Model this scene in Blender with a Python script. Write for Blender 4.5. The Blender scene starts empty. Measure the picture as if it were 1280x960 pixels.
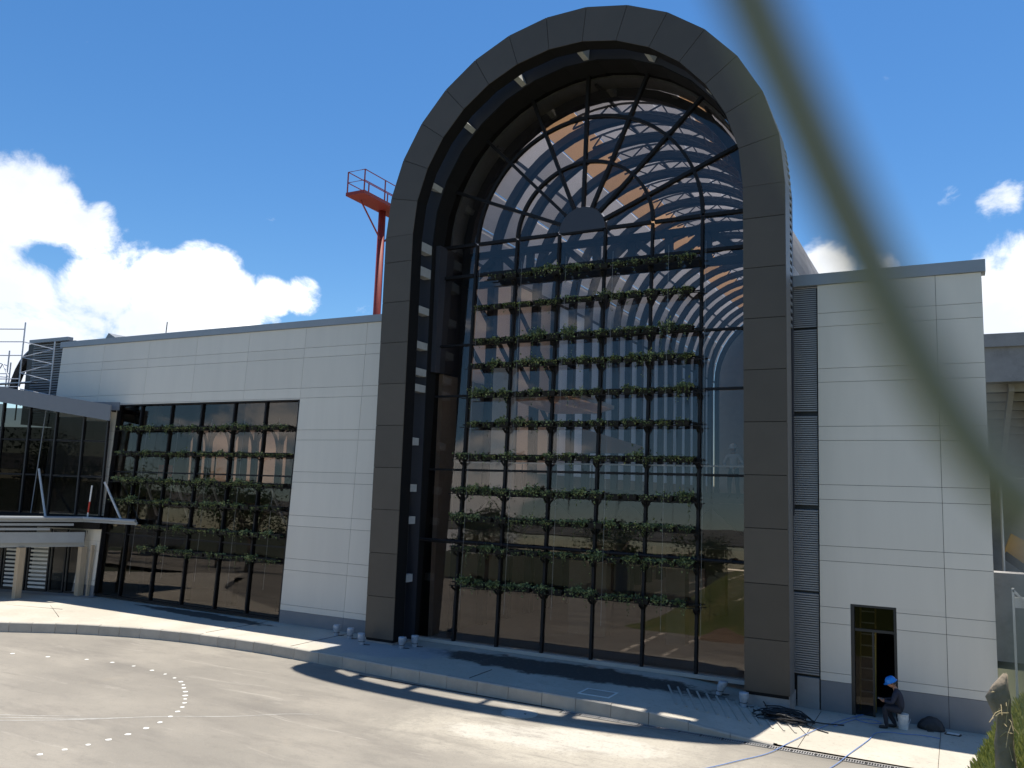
import bpy, bmesh, math, random
from mathutils import Vector, Matrix, noise
random.seed(7)
R_ = math.radians
scene = bpy.context.scene
col = scene.collection

# ------------------------------------------------------------------ camera
CAM = Vector((11.4528, -24.5584, 5.6696))
AX = Vector((0.881861, 0.470399, 0.032345))      # camera right in world
AD = Vector((-0.031177, 0.126621, -0.991461))    # camera down in world
AF = Vector((-0.470477, 0.873323, 0.126328))     # camera forward in world
FPX = 1035.0
cam_d = bpy.data.cameras.new('camera')
cam = bpy.data.objects.new('camera', cam_d)
col.objects.link(cam)
up = -AD
bk = -AF
cam.matrix_world = Matrix(((AX.x, up.x, bk.x, CAM.x), (AX.y, up.y, bk.y, CAM.y), (AX.z, up.z, bk.z, CAM.z), (0, 0, 0, 1)))
cam_d.sensor_fit = 'HORIZONTAL'
cam_d.sensor_width = 36.0
cam_d.lens = 36.0 * FPX / 1280.0
cam_d.clip_start = 0.01
cam_d.clip_end = 3000
cam_d.dof.use_dof = True
cam_d.dof.focus_distance = 27.0
cam_d.dof.aperture_fstop = 5.6
scene.camera = cam


def vdir(px, py):
    return (AX * (px - 640) + AD * (py - 480) + AF * FPX).normalized()


# ------------------------------------------------------------------ sun, sky, exposure
SUN_A, SUN_B = -0.025, -0.205          # ground shift of a shadow per metre of height
sun_vec = Vector((SUN_A, SUN_B, -1.0)).normalized()
sun_d = bpy.data.lights.new('sun', 'SUN')
sun_d.energy = 4.6
sun_d.angle = R_(0.53)
sun_d.color = (1.0, 0.94, 0.84)
sun = bpy.data.objects.new('sun', sun_d)
sun.rotation_euler = sun_vec.to_track_quat('-Z', 'Y').to_euler()
sun.location = (0, 20, 60)
col.objects.link(sun)

world = bpy.data.worlds.new('World')
scene.world = world
world.use_nodes = True
wn, wl = world.node_tree.nodes, world.node_tree.links
wn.clear()


def wnode(t, **k):
    n = wn.new(t)
    for a, b in k.items():
        setattr(n, a, b)
    return n


def wmath(op, a, b=None, c=None, clamp=False):
    n = wnode('ShaderNodeMath', operation=op, use_clamp=clamp)
    for i, v in enumerate((a, b, c)):
        if v is None:
            continue
        if isinstance(v, (int, float)):
            n.inputs[i].default_value = v
        else:
            wl.new(v, n.inputs[i])
    return n.outputs[0]


sky = wnode('ShaderNodeTexSky', sky_type='NISHITA', sun_disc=False)
sky.sun_elevation = math.asin(-sun_vec.z)
sky.sun_rotation = math.atan2(-sun_vec.x, -sun_vec.y)
sky.altitude = 1500
sky.air_density = 1.25
sky.dust_density = 0.6
sky.ozone_density = 5.0
tc = wnode('ShaderNodeTexCoord')
dirv = tc.outputs['Generated']
sep = wnode('ShaderNodeSeparateXYZ')
wl.new(dirv, sep.inputs[0])


def wnoise(scale, detail, rough, dist=0.0, off=(0, 0, 0), zs=1.0):
    mp = wnode('ShaderNodeMapping')
    mp.inputs['Location'].default_value = off
    mp.inputs['Scale'].default_value = (1, 1, zs)
    wl.new(dirv, mp.inputs['Vector'])
    n = wnode('ShaderNodeTexNoise')
    n.inputs['Scale'].default_value = scale
    n.inputs['Detail'].default_value = detail
    n.inputs['Roughness'].default_value = rough
    n.inputs['Distortion'].default_value = dist
    wl.new(mp.outputs[0], n.inputs['Vector'])
    return n.outputs['Fac']


# cumulus: a broken belt round the whole horizon plus the heaps that stand in view
heaps = [((10, 250), 3.5, 1.0), ((65, 268), 2.3, .92), ((125, 272), 1.3, .62), ((150, 300), 1.5, .62), ((185, 318), 1.4, .6), ((120, 305), 2.4, .78), ((165, 335), 2.4, .85), ((250, 400), 3.0, .95), ((300, 395), 2.2, .8),
         ((30, 385), 3.6, 1.0), ((115, 372), 3.2, 1.0), ((195, 352), 2.6, 1.0), ((250, 342), 2.6, 1.0), ((285, 368), 1.9, .92), ((60, 425), 4.0, 1.0), ((190, 412), 3.2, 1.0),
         ((340, 374), 1.6, .68), ((378, 372), 1.6, .64), ((330, 398), 1.4, .6), ((-140, 340), 8.0, 1.0),
         ((1030, 338), 2.2, .85), ((1095, 345), 1.6, .5), ((1265, 345), 3.0, .85), ((1240, 405), 2.6, .9), ((1330, 380), 5.0, 1.0),
         ((1250, 250), 1.5, .47), ((1185, 247), 1.0, .42), ((1115, 100), .9, .38), ((455, 388), 1.0, .62), ((1300, 430), 4.0, .9)]
acc = None
for (px, py), rad, w in heaps:
    d = vdir(px, py)
    vm = wnode('ShaderNodeVectorMath', operation='DOT_PRODUCT')
    wl.new(dirv, vm.inputs[0])
    vm.inputs[1].default_value = d
    mr = wnode('ShaderNodeMapRange', interpolation_type='SMOOTHSTEP')
    wl.new(vm.outputs['Value'], mr.inputs['Value'])
    mr.inputs['From Min'].default_value = math.cos(R_(rad * 1.25))
    mr.inputs['From Max'].default_value = math.cos(R_(rad * .25))
    mr.inputs['To Max'].default_value = w
    acc = mr.outputs[0] if acc is None else wmath('MAXIMUM', acc, mr.outputs[0])
# belt of cumulus elsewhere (out of the picture: the same kind of cloud at the same height)
fwd = wnode('ShaderNodeVectorMath', operation='DOT_PRODUCT')
wl.new(dirv, fwd.inputs[0])
fwd.inputs[1].default_value = AF
away = wnode('ShaderNodeMapRange', interpolation_type='SMOOTHSTEP')
wl.new(fwd.outputs['Value'], away.inputs['Value'])
away.inputs['From Min'].default_value = .74
away.inputs['From Max'].default_value = .58
belt_n = wnoise(2.6, 4, .5, 0, (3.1, 1.7, .4), 2.0)
bl = wnode('ShaderNodeMapRange', interpolation_type='SMOOTHSTEP')
wl.new(belt_n, bl.inputs['Value'])
bl.inputs['From Min'].default_value = .44
bl.inputs['From Max'].default_value = .60
el = wnode('ShaderNodeMapRange', interpolation_type='SMOOTHSTEP')
wl.new(sep.outputs['Z'], el.inputs['Value'])
el.inputs['From Min'].default_value = .62
el.inputs['From Max'].default_value = .12
belt = wmath('MULTIPLY', wmath('MULTIPLY', bl.outputs[0], el.outputs[0]), away.outputs[0])
acc = wmath('MAXIMUM', acc, belt)
puff = wnoise(9.0, 12, .66, .35, (.3, .9, .2), 1.4)
big = wnoise(4.0, 3, .5, 0, (1.3, .2, 2.2), 1.5)
dens = wmath('ADD', acc, wmath('MULTIPLY', wmath('SUBTRACT', puff, .5), 2.3))
cm = wnode('ShaderNodeMapRange', interpolation_type='SMOOTHSTEP')
wl.new(dens, cm.inputs['Value'])
cm.inputs['From Min'].default_value = .40
cm.inputs['From Max'].default_value = .92
shade = wnode('ShaderNodeMapRange', interpolation_type='SMOOTHSTEP')
wl.new(wmath('ADD', wmath('MULTIPLY', big, 1.0), wmath('MULTIPLY', puff, .35)), shade.inputs['Value'])
shade.inputs['From Min'].default_value = .52
shade.inputs['From Max'].default_value = .78
cc = wnode('ShaderNodeMix', data_type='RGBA')
wl.new(shade.outputs[0], cc.inputs['Factor'])
CL = 6.4
cc.inputs['A'].default_value = (CL, CL * .995, CL * .98, 1)
cc.inputs['B'].default_value = (CL * .60, CL * .64, CL * .71, 1)
mx = wnode('ShaderNodeMix', data_type='RGBA')
wl.new(cm.outputs[0], mx.inputs['Factor'])
hs = wnode('ShaderNodeHueSaturation')
hs.inputs['Saturation'].default_value = 1.22
hs.inputs['Value'].default_value = .58
wl.new(sky.outputs[0], hs.inputs['Color'])
wl.new(hs.outputs[0], mx.inputs['A'])
wl.new(cc.outputs['Result'], mx.inputs['B'])
bg = wnode('ShaderNodeBackground')
bg.inputs['Strength'].default_value = 0.15
wl.new(mx.outputs['Result'], bg.inputs['Color'])
wo = wnode('ShaderNodeOutputWorld')
wl.new(bg.outputs[0], wo.inputs['Surface'])

vs = scene.view_settings
vs.view_transform = 'Standard'
vs.look = 'None'
vs.gamma = 1
vs.use_curve_mapping = False
vs.exposure = 0.74
scene.render.engine = 'CYCLES'
cy = scene.cycles
cy.use_denoising = True
cy.max_bounces = 8
cy.diffuse_bounces = 4
cy.glossy_bounces = 3
cy.transmission_bounces = 6
cy.transparent_max_bounces = 16
cy.caustics_reflective = False
cy.caustics_refractive = False
cy.sample_clamp_indirect = 6


# ------------------------------------------------------------------ materials
def newmat(name):
    m = bpy.data.materials.new(name)
    m.use_nodes = True
    nt = m.node_tree
    for n in list(nt.nodes):
        nt.nodes.remove(n)
    out = nt.nodes.new('ShaderNodeOutputMaterial')
    return m, nt, out


def N(nt, t, **k):
    n = nt.nodes.new(t)
    for a, b in k.items():
        setattr(n, a, b)
    return n


def rgba(c):
    return (c[0], c[1], c[2], 1)


def paint(name, c, rough=.5, var=.06, scale=3.0, metal=0.0, bump=0.0, bscale=40, objvar=.0, dirt=0.0, dirtc=None, spec=.5, stretch=(1, 1, 1)):
    """plain surface: base colour with soft mottling, per-piece variation, optional streaks and fine relief"""
    m, nt, out = newmat(name)
    L = nt.links
    b = N(nt, 'ShaderNodeBsdfPrincipled')
    b.inputs['Roughness'].default_value = rough
    b.inputs['Metallic'].default_value = metal
    b.inputs['Specular IOR Level'].default_value = spec
    geo = N(nt, 'ShaderNodeNewGeometry')
    mp = N(nt, 'ShaderNodeMapping')
    mp.inputs['Scale'].default_value = stretch
    L.new(geo.outputs['Position'], mp.inputs['Vector'])
    n1 = N(nt, 'ShaderNodeTexNoise')
    n1.inputs['Scale'].default_value = scale
    n1.inputs['Detail'].default_value = 6
    n1.inputs['Roughness'].default_value = .6
    L.new(mp.outputs[0], n1.inputs['Vector'])
    mr = N(nt, 'ShaderNodeMapRange')
    mr.inputs['From Min'].default_value = .25
    mr.inputs['From Max'].default_value = .75
    mr.inputs['To Min'].default_value = 1 - var
    mr.inputs['To Max'].default_value = 1 + var
    L.new(n1.outputs['Fac'], mr.inputs['Value'])
    fac = mr.outputs[0]
    if objvar:
        oi = N(nt, 'ShaderNodeObjectInfo')
        m2 = N(nt, 'ShaderNodeMapRange')
        m2.inputs['To Min'].default_value = 1 - objvar
        m2.inputs['To Max'].default_value = 1 + objvar
        L.new(oi.outputs['Random'], m2.inputs['Value'])
        mm = N(nt, 'ShaderNodeMath', operation='MULTIPLY')
        L.new(fac, mm.inputs[0])
        L.new(m2.outputs[0], mm.inputs[1])
        fac = mm.outputs[0]
    vm = N(nt, 'ShaderNodeVectorMath', operation='SCALE')
    vm.inputs[0].default_value = c
    L.new(fac, vm.inputs['Scale'])
    colout = vm.outputs[0]
    if dirt:
        n3 = N(nt, 'ShaderNodeTexNoise')
        n3.inputs['Scale'].default_value = .9 if stretch == (1, 1, 1) else .5
        n3.inputs['Detail'].default_value = 9
        n3.inputs['Roughness'].default_value = .72
        L.new(mp.outputs[0], n3.inputs['Vector'])
        m3 = N(nt, 'ShaderNodeMapRange')
        m3.inputs['From Min'].default_value = .5
        m3.inputs['From Max'].default_value = .75
        m3.inputs['To Max'].default_value = dirt
        L.new(n3.outputs['Fac'], m3.inputs['Value'])
        mixn = N(nt, 'ShaderNodeMix', data_type='RGBA')
        L.new(m3.outputs[0], mixn.inputs['Factor'])
        L.new(colout, mixn.inputs['A'])
        mixn.inputs['B'].default_value = rgba(dirtc or (c[0] * .5, c[1] * .48, c[2] * .45))
        colout = mixn.outputs['Result']
    L.new(colout, b.inputs['Base Color'])
    if bump:
        n2 = N(nt, 'ShaderNodeTexNoise')
        n2.inputs['Scale'].default_value = bscale
        n2.inputs['Detail'].default_value = 5
        L.new(geo.outputs['Position'], n2.inputs['Vector'])
        bp = N(nt, 'ShaderNodeBump')
        bp.inputs['Strength'].default_value = bump
        bp.inputs['Distance'].default_value = .02
        L.new(n2.outputs['Fac'], bp.inputs['Height'])
        L.new(bp.outputs[0], b.inputs['Normal'])
    L.new(b.outputs[0], out.inputs['Surface'])
    return m


def glass(name, tint, ior=1.5, wav=.0):
    """tinted solar glass: tinted see-through plus mirror reflection by Fresnel"""
    m, nt, out = newmat(name)
    L = nt.links
    tr = N(nt, 'ShaderNodeBsdfTransparent')
    tr.inputs['Color'].default_value = rgba(tint)
    gl = N(nt, 'ShaderNodeBsdfGlossy')
    gl.inputs['Roughness'].default_value = .012
    gl.inputs['Color'].default_value = (.90, .855, .81, 1)
    geo = N(nt, 'ShaderNodeNewGeometry')
    dt = N(nt, 'ShaderNodeVectorMath', operation='DOT_PRODUCT')
    L.new(geo.outputs['Incoming'], dt.inputs[0])
    L.new(geo.outputs['Normal'], dt.inputs[1])
    ab = N(nt, 'ShaderNodeMath', operation='ABSOLUTE')
    L.new(dt.outputs['Value'], ab.inputs[0])
    om = N(nt, 'ShaderNodeMath', operation='SUBTRACT')
    om.inputs[0].default_value = 1.0
    L.new(ab.outputs[0], om.inputs[1])
    pw = N(nt, 'ShaderNodeMath', operation='POWER')
    L.new(om.outputs[0], pw.inputs[0])
    pw.inputs[1].default_value = 5.0
    r0 = ((ior - 1) / (ior + 1)) ** 2
    fr = N(nt, 'ShaderNodeMath', operation='MULTIPLY_ADD')
    L.new(pw.outputs[0], fr.inputs[0])
    fr.inputs[1].default_value = 1 - r0
    fr.inputs[2].default_value = r0
    if wav:
        nz = N(nt, 'ShaderNodeTexNoise')
        nz.inputs['Scale'].default_value = .8
        nz.inputs['Detail'].default_value = 1
        L.new(geo.outputs['Position'], nz.inputs['Vector'])
        bp = N(nt, 'ShaderNodeBump')
        bp.inputs['Strength'].default_value = 1
        bp.inputs['Distance'].default_value = wav
        L.new(nz.outputs['Fac'], bp.inputs['Height'])
        L.new(bp.outputs[0], gl.inputs['Normal'])
    mixs = N(nt, 'ShaderNodeMixShader')
    L.new(fr.outputs[0], mixs.inputs[0])
    L.new(tr.outputs[0], mixs.inputs[1])
    L.new(gl.outputs[0], mixs.inputs[2])
    L.new(mixs.outputs[0], out.inputs['Surface'])
    return m


def translucent(name, c, trans=.6):
    m, nt, out = newmat(name)
    L = nt.links
    oi = N(nt, 'ShaderNodeObjectInfo')
    m2 = N(nt, 'ShaderNodeMapRange')
    m2.inputs['To Min'].default_value = .86
    m2.inputs['To Max'].default_value = 1.1
    L.new(oi.outputs['Random'], m2.inputs['Value'])
    vm = N(nt, 'ShaderNodeVectorMath', operation='SCALE')
    vm.inputs[0].default_value = c
    L.new(m2.outputs[0], vm.inputs['Scale'])
    d = N(nt, 'ShaderNodeBsdfDiffuse')
    t = N(nt, 'ShaderNodeBsdfTranslucent')
    L.new(vm.outputs[0], d.inputs['Color'])
    L.new(vm.outputs[0], t.inputs['Color'])
    mi = N(nt, 'ShaderNodeMixShader')
    mi.inputs[0].default_value = trans
    L.new(d.outputs[0], mi.inputs[1])
    L.new(t.outputs[0], mi.inputs[2])
    L.new(mi.outputs[0], out.inputs['Surface'])
    return m


def leafmat(name, c1, c2, scale=9.0):
    m, nt, out = newmat(name)
    L = nt.links
    geo = N(nt, 'ShaderNodeNewGeometry')
    nz = N(nt, 'ShaderNodeTexNoise')
    nz.inputs['Scale'].default_value = scale
    nz.inputs['Detail'].default_value = 3
    L.new(geo.outputs['Position'], nz.inputs['Vector'])
    cr = N(nt, 'ShaderNodeValToRGB')
    cr.color_ramp.elements[0].position = .34
    cr.color_ramp.elements[0].color = rgba(c1)
    cr.color_ramp.elements[1].position = .66
    cr.color_ramp.elements[1].color = rgba(c2)
    L.new(nz.outputs['Fac'], cr.inputs[0])
    p = N(nt, 'ShaderNodeBsdfPrincipled')
    p.inputs['Roughness'].default_value = .45
    L.new(cr.outputs[0], p.inputs['Base Color'])
    t = N(nt, 'ShaderNodeBsdfTranslucent')
    L.new(cr.outputs[0], t.inputs['Color'])
    mi = N(nt, 'ShaderNodeMixShader')
    mi.inputs[0].default_value = .35
    L.new(p.outputs[0], mi.inputs[1])
    L.new(t.outputs[0], mi.inputs[2])
    L.new(mi.outputs[0], out.inputs['Surface'])
    return m


def ground_mat(name, base, patches, bump=.25, fine=60, rough=.85):
    """concrete / asphalt: base colour, broad worn patches (colour, scale, lo, hi, amount, stretch), stains (ellipses), fine grain"""
    m, nt, out = newmat(name)
    L = nt.links
    geo = N(nt, 'ShaderNodeNewGeometry')
    cur = None
    rgb = N(nt, 'ShaderNodeRGB')
    rgb.outputs[0].default_value = rgba(base)
    cur = rgb.outputs[0]
    for pch in patches:
        mp = N(nt, 'ShaderNodeMapping')
        mp.inputs['Scale'].default_value = pch.get('st', (1, 1, 1))
        mp.inputs['Rotation'].default_value = (0, 0, pch.get('rot', 0))
        mp.inputs['Location'].default_value = pch.get('off', (0, 0, 0))
        L.new(geo.outputs['Position'], mp.inputs['Vector'])
        nz = N(nt, 'ShaderNodeTexNoise')
        nz.inputs['Scale'].default_value = pch['s']
        nz.inputs['Detail'].default_value = pch.get('d', 8)
        nz.inputs['Roughness'].default_value = pch.get('r', .62)
        nz.inputs['Distortion'].default_value = pch.get('dist', 0)
        L.new(mp.outputs[0], nz.inputs['Vector'])
        f = nz.outputs['Fac']
        if 'ell' in pch:
            (ex, ey), (rx, ry), ang = pch['ell']
            m2 = N(nt, 'ShaderNodeMapping', vector_type='TEXTURE')
            m2.inputs['Location'].default_value = (ex, ey, 0)
            m2.inputs['Rotation'].default_value = (0, 0, ang)
            m2.inputs['Scale'].default_value = (rx, ry, 1e3)
            L.new(geo.outputs['Position'], m2.inputs['Vector'])
            ln = N(nt, 'ShaderNodeVectorMath', operation='LENGTH')
            L.new(m2.outputs[0], ln.inputs[0])
            s1 = N(nt, 'ShaderNodeMath', operation='SUBTRACT')
            s1.inputs[0].default_value = 1.0
            L.new(ln.outputs['Value'], s1.inputs[1])
            s2 = N(nt, 'ShaderNodeMath', operation='MULTIPLY_ADD')
            L.new(s1.outputs[0], s2.inputs[0])
            s2.inputs[1].default_value = .9
            L.new(f, s2.inputs[2])
            f = s2.outputs[0]
        mr = N(nt, 'ShaderNodeMapRange', interpolation_type='SMOOTHSTEP')
        mr.inputs['From Min'].default_value = pch['lo']
        mr.inputs['From Max'].default_value = pch['hi']
        mr.inputs['To Max'].default_value = pch['a']
        L.new(f, mr.inputs['Value'])
        mi = N(nt, 'ShaderNodeMix', data_type='RGBA')
        L.new(mr.outputs[0], mi.inputs['Factor'])
        L.new(cur, mi.inputs['A'])
        mi.inputs['B'].default_value = rgba(pch['c'])
        cur = mi.outputs['Result']
    b = N(nt, 'ShaderNodeBsdfPrincipled')
    b.inputs['Roughness'].default_value = rough
    b.inputs['Specular IOR Level'].default_value = .3
    L.new(cur, b.inputs['Base Color'])
    nz = N(nt, 'ShaderNodeTexNoise')
    nz.inputs['Scale'].default_value = fine
    nz.inputs['Detail'].default_value = 4
    L.new(geo.outputs['Position'], nz.inputs['Vector'])
    bp = N(nt, 'ShaderNodeBump')
    bp.inputs['Strength'].default_value = bump
    bp.inputs['Distance'].default_value = .01
    L.new(nz.outputs['Fac'], bp.inputs['Height'])
    L.new(bp.outputs[0], b.inputs['Normal'])
    L.new(b.outputs[0], out.inputs['Surface'])
    return m


M = {}
M['panel'] = paint('white_panel', (.62, .585, .515), .42, .03, .7, objvar=.035, dirt=.13, dirtc=(.45, .44, .4), stretch=(3, 3, .35))
M['plinth'] = paint('grey_plinth', (.19, .195, .205), .6, .06, 2, objvar=.03, dirt=.25, dirtc=(.26, .25, .24))
M['joint'] = paint('joint_rubber', (.05, .05, .05), .8)
M['cap'] = paint('parapet_metal', (.25, .28, .31), .45, .05, 1.2, metal=.2)
M['brown'] = paint('bronze_cladding', (.074, .063, .051), .45, .08, 1.0, objvar=.12, spec=.35, dirt=.3, dirtc=(.085, .075, .062))
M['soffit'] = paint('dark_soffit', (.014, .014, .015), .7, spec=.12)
M['navy'] = paint('navy_fascia', (.035, .038, .05), .5, .05)
M['sidestrip'] = paint('sunlit_edge_tone', (.13, .13, .13), .5)
M['strut'] = paint('galvanised_strut', (.46, .47, .46), .5, .1, 6)
M['mull'] = paint('mullion_black', (.011, .011, .013), .5, spec=.2)
M['rib'] = paint('rib_blue_grey', (.027, .031, .042), .55, .08)
M['lattice'] = paint('lattice_grey', (.07, .08, .1), .5)
M['glass'] = glass('bronze_glass', (.80, .77, .75), 1.58, .0012)
M['glassL'] = glass('dark_bronze_glass', (.70, .67, .65), 1.55, .0012)
M['glassU'] = glass('shaded_dark_glass', (.35, .35, .36), 1.28, .001)
M['glassE'] = glass('entrance_glass', (.5, .5, .5), 1.3, .001)
M['poly'] = translucent('polycarbonate_clear', (.60, .60, .62), .66)
M['polyb'] = translucent('polycarbonate_bronze', (.68, .54, .40), .66)
M['salmon'] = translucent('salmon_wall', (.78, .66, .57), .7)
M['pale'] = translucent('pale_side_panel', (.72, .74, .78), .7)
M['inwall'] = paint('interior_wall', (.30, .25, .21), .8, .1)
M['infloor'] = paint('interior_floor', (.28, .25, .22), .45, .1)
M['indark'] = paint('interior_dark', (.05, .048, .05), .7)
M['white'] = paint('white_paint', (.72, .72, .70), .5, .04)
M['louvre'] = paint('louvre_grey', (.27, .275, .285), .4, .04, metal=.1)
M['fasciaE'] = paint('blue_grey_fascia', (.15, .165, .19), .5, .04)
M['canopy'] = paint('canopy_metal', (.26, .28, .295), .4, .08, 2)
M['timber'] = paint('timber_column', (.45, .36, .25), .7, .15, 5, stretch=(4, 4, .5))
M['black'] = paint('black_frame', (.014, .015, .017), .45)
M['trough'] = paint('black_planter_plastic', (.011, .011, .011), .6, spec=.2)
M['leaf'] = leafmat('ivy_leaf', (.10, .15, .045), (.50, .54, .22), 4.5)  # pale ramp end carries the leaves' bright highlights in the colour
M['leafd'] = leafmat('dark_leaf', (.03, .05, .018), (.15, .18, .06), 3.5)
M['wire'] = paint('cable_steel', (.32, .32, .31), .4, metal=.4)
M['red'] = paint('red_oxide', (.25, .028, .022), .6, .1, 3)
M['galv'] = paint('scaffold_tube', (.50, .52, .55), .45, .1, 6, metal=.3)
M['clad'] = paint('corrugated_grey', (.17, .19, .21), .5, .06)
M['conc'] = paint('weathered_concrete', (.30, .29, .28), .85, .14, 1.5, bump=.3, bscale=20, dirt=.6, dirtc=(.12, .115, .11))
M['concl'] = paint('pale_concrete', (.42, .40, .36), .85, .1, 2, bump=.2)
M['kerb'] = paint('kerb_concrete', (.40, .37, .315), .85, .10, 3, bump=.3, objvar=.07, dirt=.3, dirtc=(.2, .19, .17))
M['iron'] = paint('cast_iron', (.10, .095, .09), .6, .15, 8)
M['hole'] = paint('slot_and_shadow_black', (.01, .01, .01), .9)
M['hose'] = paint('blue_hose', (.14, .24, .50), .5)
M['cable'] = paint('black_cable', (.012, .012, .013), .5)
M['plastic'] = paint('wrapped_plastic', (.34, .38, .43), .3, .25, 14)
M['bucket'] = paint('white_bucket', (.62, .62, .60), .45, .1, 10)
M['bag'] = paint('black_bag', (.02, .02, .022), .6, .35, 10, bump=1.0, bscale=14)
M['cloth'] = paint('navy_coverall', (.018, .022, .040), .85, .2, 9, bump=.4, bscale=30)
M['trous'] = paint('dark_trousers', (.015, .017, .026), .85, .2, 9, bump=.4, bscale=30)
M['shirt'] = paint('grey_shirt', (.5, .52, .56), .85, .1, 9)
M['skin'] = paint('skin', (.34, .18, .115), .55, .05)
M['boot'] = paint('black_boot', (.012, .011, .010), .6)
M['hair'] = paint('dark_hair', (.012, .010, .009), .6)
M['helmb'] = paint('blue_helmet', (.015, .20, .62), .3)
M['helmw'] = paint('white_helmet', (.8, .8, .8), .3)
M['yellow'] = paint('yellow_fibreglass', (.55, .40, .10), .5, .1)
M['alu'] = paint('aluminium', (.55, .55, .53), .4, .05, metal=.5)
M['orange'] = paint('orange_machine', (.55, .26, .03), .5, .1)
M['redpaint'] = paint('red_plastic', (.55, .04, .02), .4)
M['fence'] = paint('fence_wire_green_grey', (.17, .175, .175), .6, .1)
M['bark'] = paint('bark', (.25, .20, .145), .9, .3, 8, bump=.8, bscale=18)
M['straw'] = paint('dry_straw', (.50, .40, .22), .8, .2)
M['soil'] = paint('orange_soil', (.20, .14, .095), .95, .2, 2, bump=.6, bscale=6)
M['grass'] = leafmat('grass_blade', (.12, .16, .03), (.40, .40, .11), 12)
M['tree'] = leafmat('tree_leaf', (.025, .05, .015), (.08, .12, .03), 1.2)
M['grassg'] = ground_mat('grass_ground', (.10, .125, .035), [
    dict(c=(.17, .16, .06), s=.7, lo=.42, hi=.65, a=.8), dict(c=(.05, .075, .02), s=4, lo=.5, hi=.7, a=.7)], .6, 15)
M['road'] = ground_mat('worn_concrete_road', (.215, .197, .168), [
    dict(c=(.28, .255, .215), s=.16, lo=.38, hi=.66, a=.9, st=(1, 1.7, 1), rot=.35),
    dict(c=(.145, .134, .118), s=.22, lo=.50, hi=.72, a=.75, off=(7, 3, 0), st=(.7, 1.8, 1), rot=.4),
    dict(c=(.41, .375, .31), s=.7, lo=.55, hi=1.0, a=.8, r=.75, d=10, ell=((3.2, -6.6), (5.4, 2.6), .1)),
    dict(c=(.48, .45, .39), s=.9, lo=.80, hi=1.0, a=.8, r=.78, d=10, off=(3, 1, 0), ell=((3.0, -6.4), (4.5, 1.5), .2)),
    dict(c=(.165, .15, .13), s=.55, lo=.50, hi=.66, a=.55, r=.7, off=(11, 5, 0), st=(.45, 1.5, 1), rot=.5),
    dict(c=(.40, .37, .32), s=.5, lo=.56, hi=.72, a=.7, st=(.4, 3.2, 1), rot=.5, dist=.9, r=.75),
    dict(c=(.155, .142, .122), s=.8, lo=.56, hi=.70, a=.5, st=(.25, 3.0, 1), rot=.32, dist=.5, r=.75, off=(1, 8, 0)),
    dict(c=(.12, .114, .105), s=1.1, lo=.62, hi=.80, a=.5, r=.7, st=(.6, 2.2, 1), rot=.4),
    dict(c=(.34, .28, .2), s=.3, lo=.60, hi=.78, a=.35, off=(2, 9, 0)),
    dict(c=(.2, .19, .175), s=14, lo=.50, hi=.72, a=.5, d=4),
    dict(c=(.36, .34, .30), s=38, lo=.58, hi=.72, a=.55, d=3), dict(c=(.13, .12, .105), s=26, lo=.60, hi=.72, a=.6, d=3, off=(4, 4, 0)),
    dict(c=(.16, .148, .128), s=2.6, lo=.52, hi=.70, a=.4, r=.75, off=(8, 2, 0))], .45, 60)
M['pave'] = ground_mat('concrete_pavement', (.42, .385, .32), [
    dict(c=(.50, .46, .39), s=.4, lo=.42, hi=.65, a=.8),
    dict(c=(.29, .265, .22), s=.9, lo=.55, hi=.78, a=.6, r=.72),
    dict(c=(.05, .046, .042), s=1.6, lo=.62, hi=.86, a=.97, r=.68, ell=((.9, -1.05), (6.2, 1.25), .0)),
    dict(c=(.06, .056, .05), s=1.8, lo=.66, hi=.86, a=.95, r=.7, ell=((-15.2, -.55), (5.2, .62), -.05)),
    dict(c=(.30, .31, .33), s=1.2, lo=.55, hi=.9, a=.7, r=.7, ell=((-5.5, -1.7), (3.2, 1.6), 0)),
    dict(c=(.19, .18, .165), s=9, lo=.54, hi=.74, a=.45, d=5), dict(c=(.16, .145, .12), s=24, lo=.62, hi=.74, a=.5, d=3)], .4, 45)
M['ground'] = ground_mat('far_ground', (.055, .06, .035), [dict(c=(.03, .042, .016), s=.05, lo=.42, hi=.6, a=.9), dict(c=(.12, .11, .085), s=.3, lo=.6, hi=.75, a=.5)], .4, 5)
M['scrape'] = paint('scraped_concrete', (.42, .41, .38), .8, .2, 12, dirt=.6, dirtc=(.25, .24, .22))
M['paintw'] = paint('road_paint', (.72, .72, .68), .7, .12, 30, dirt=.35, dirtc=(.35, .34, .32))


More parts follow.
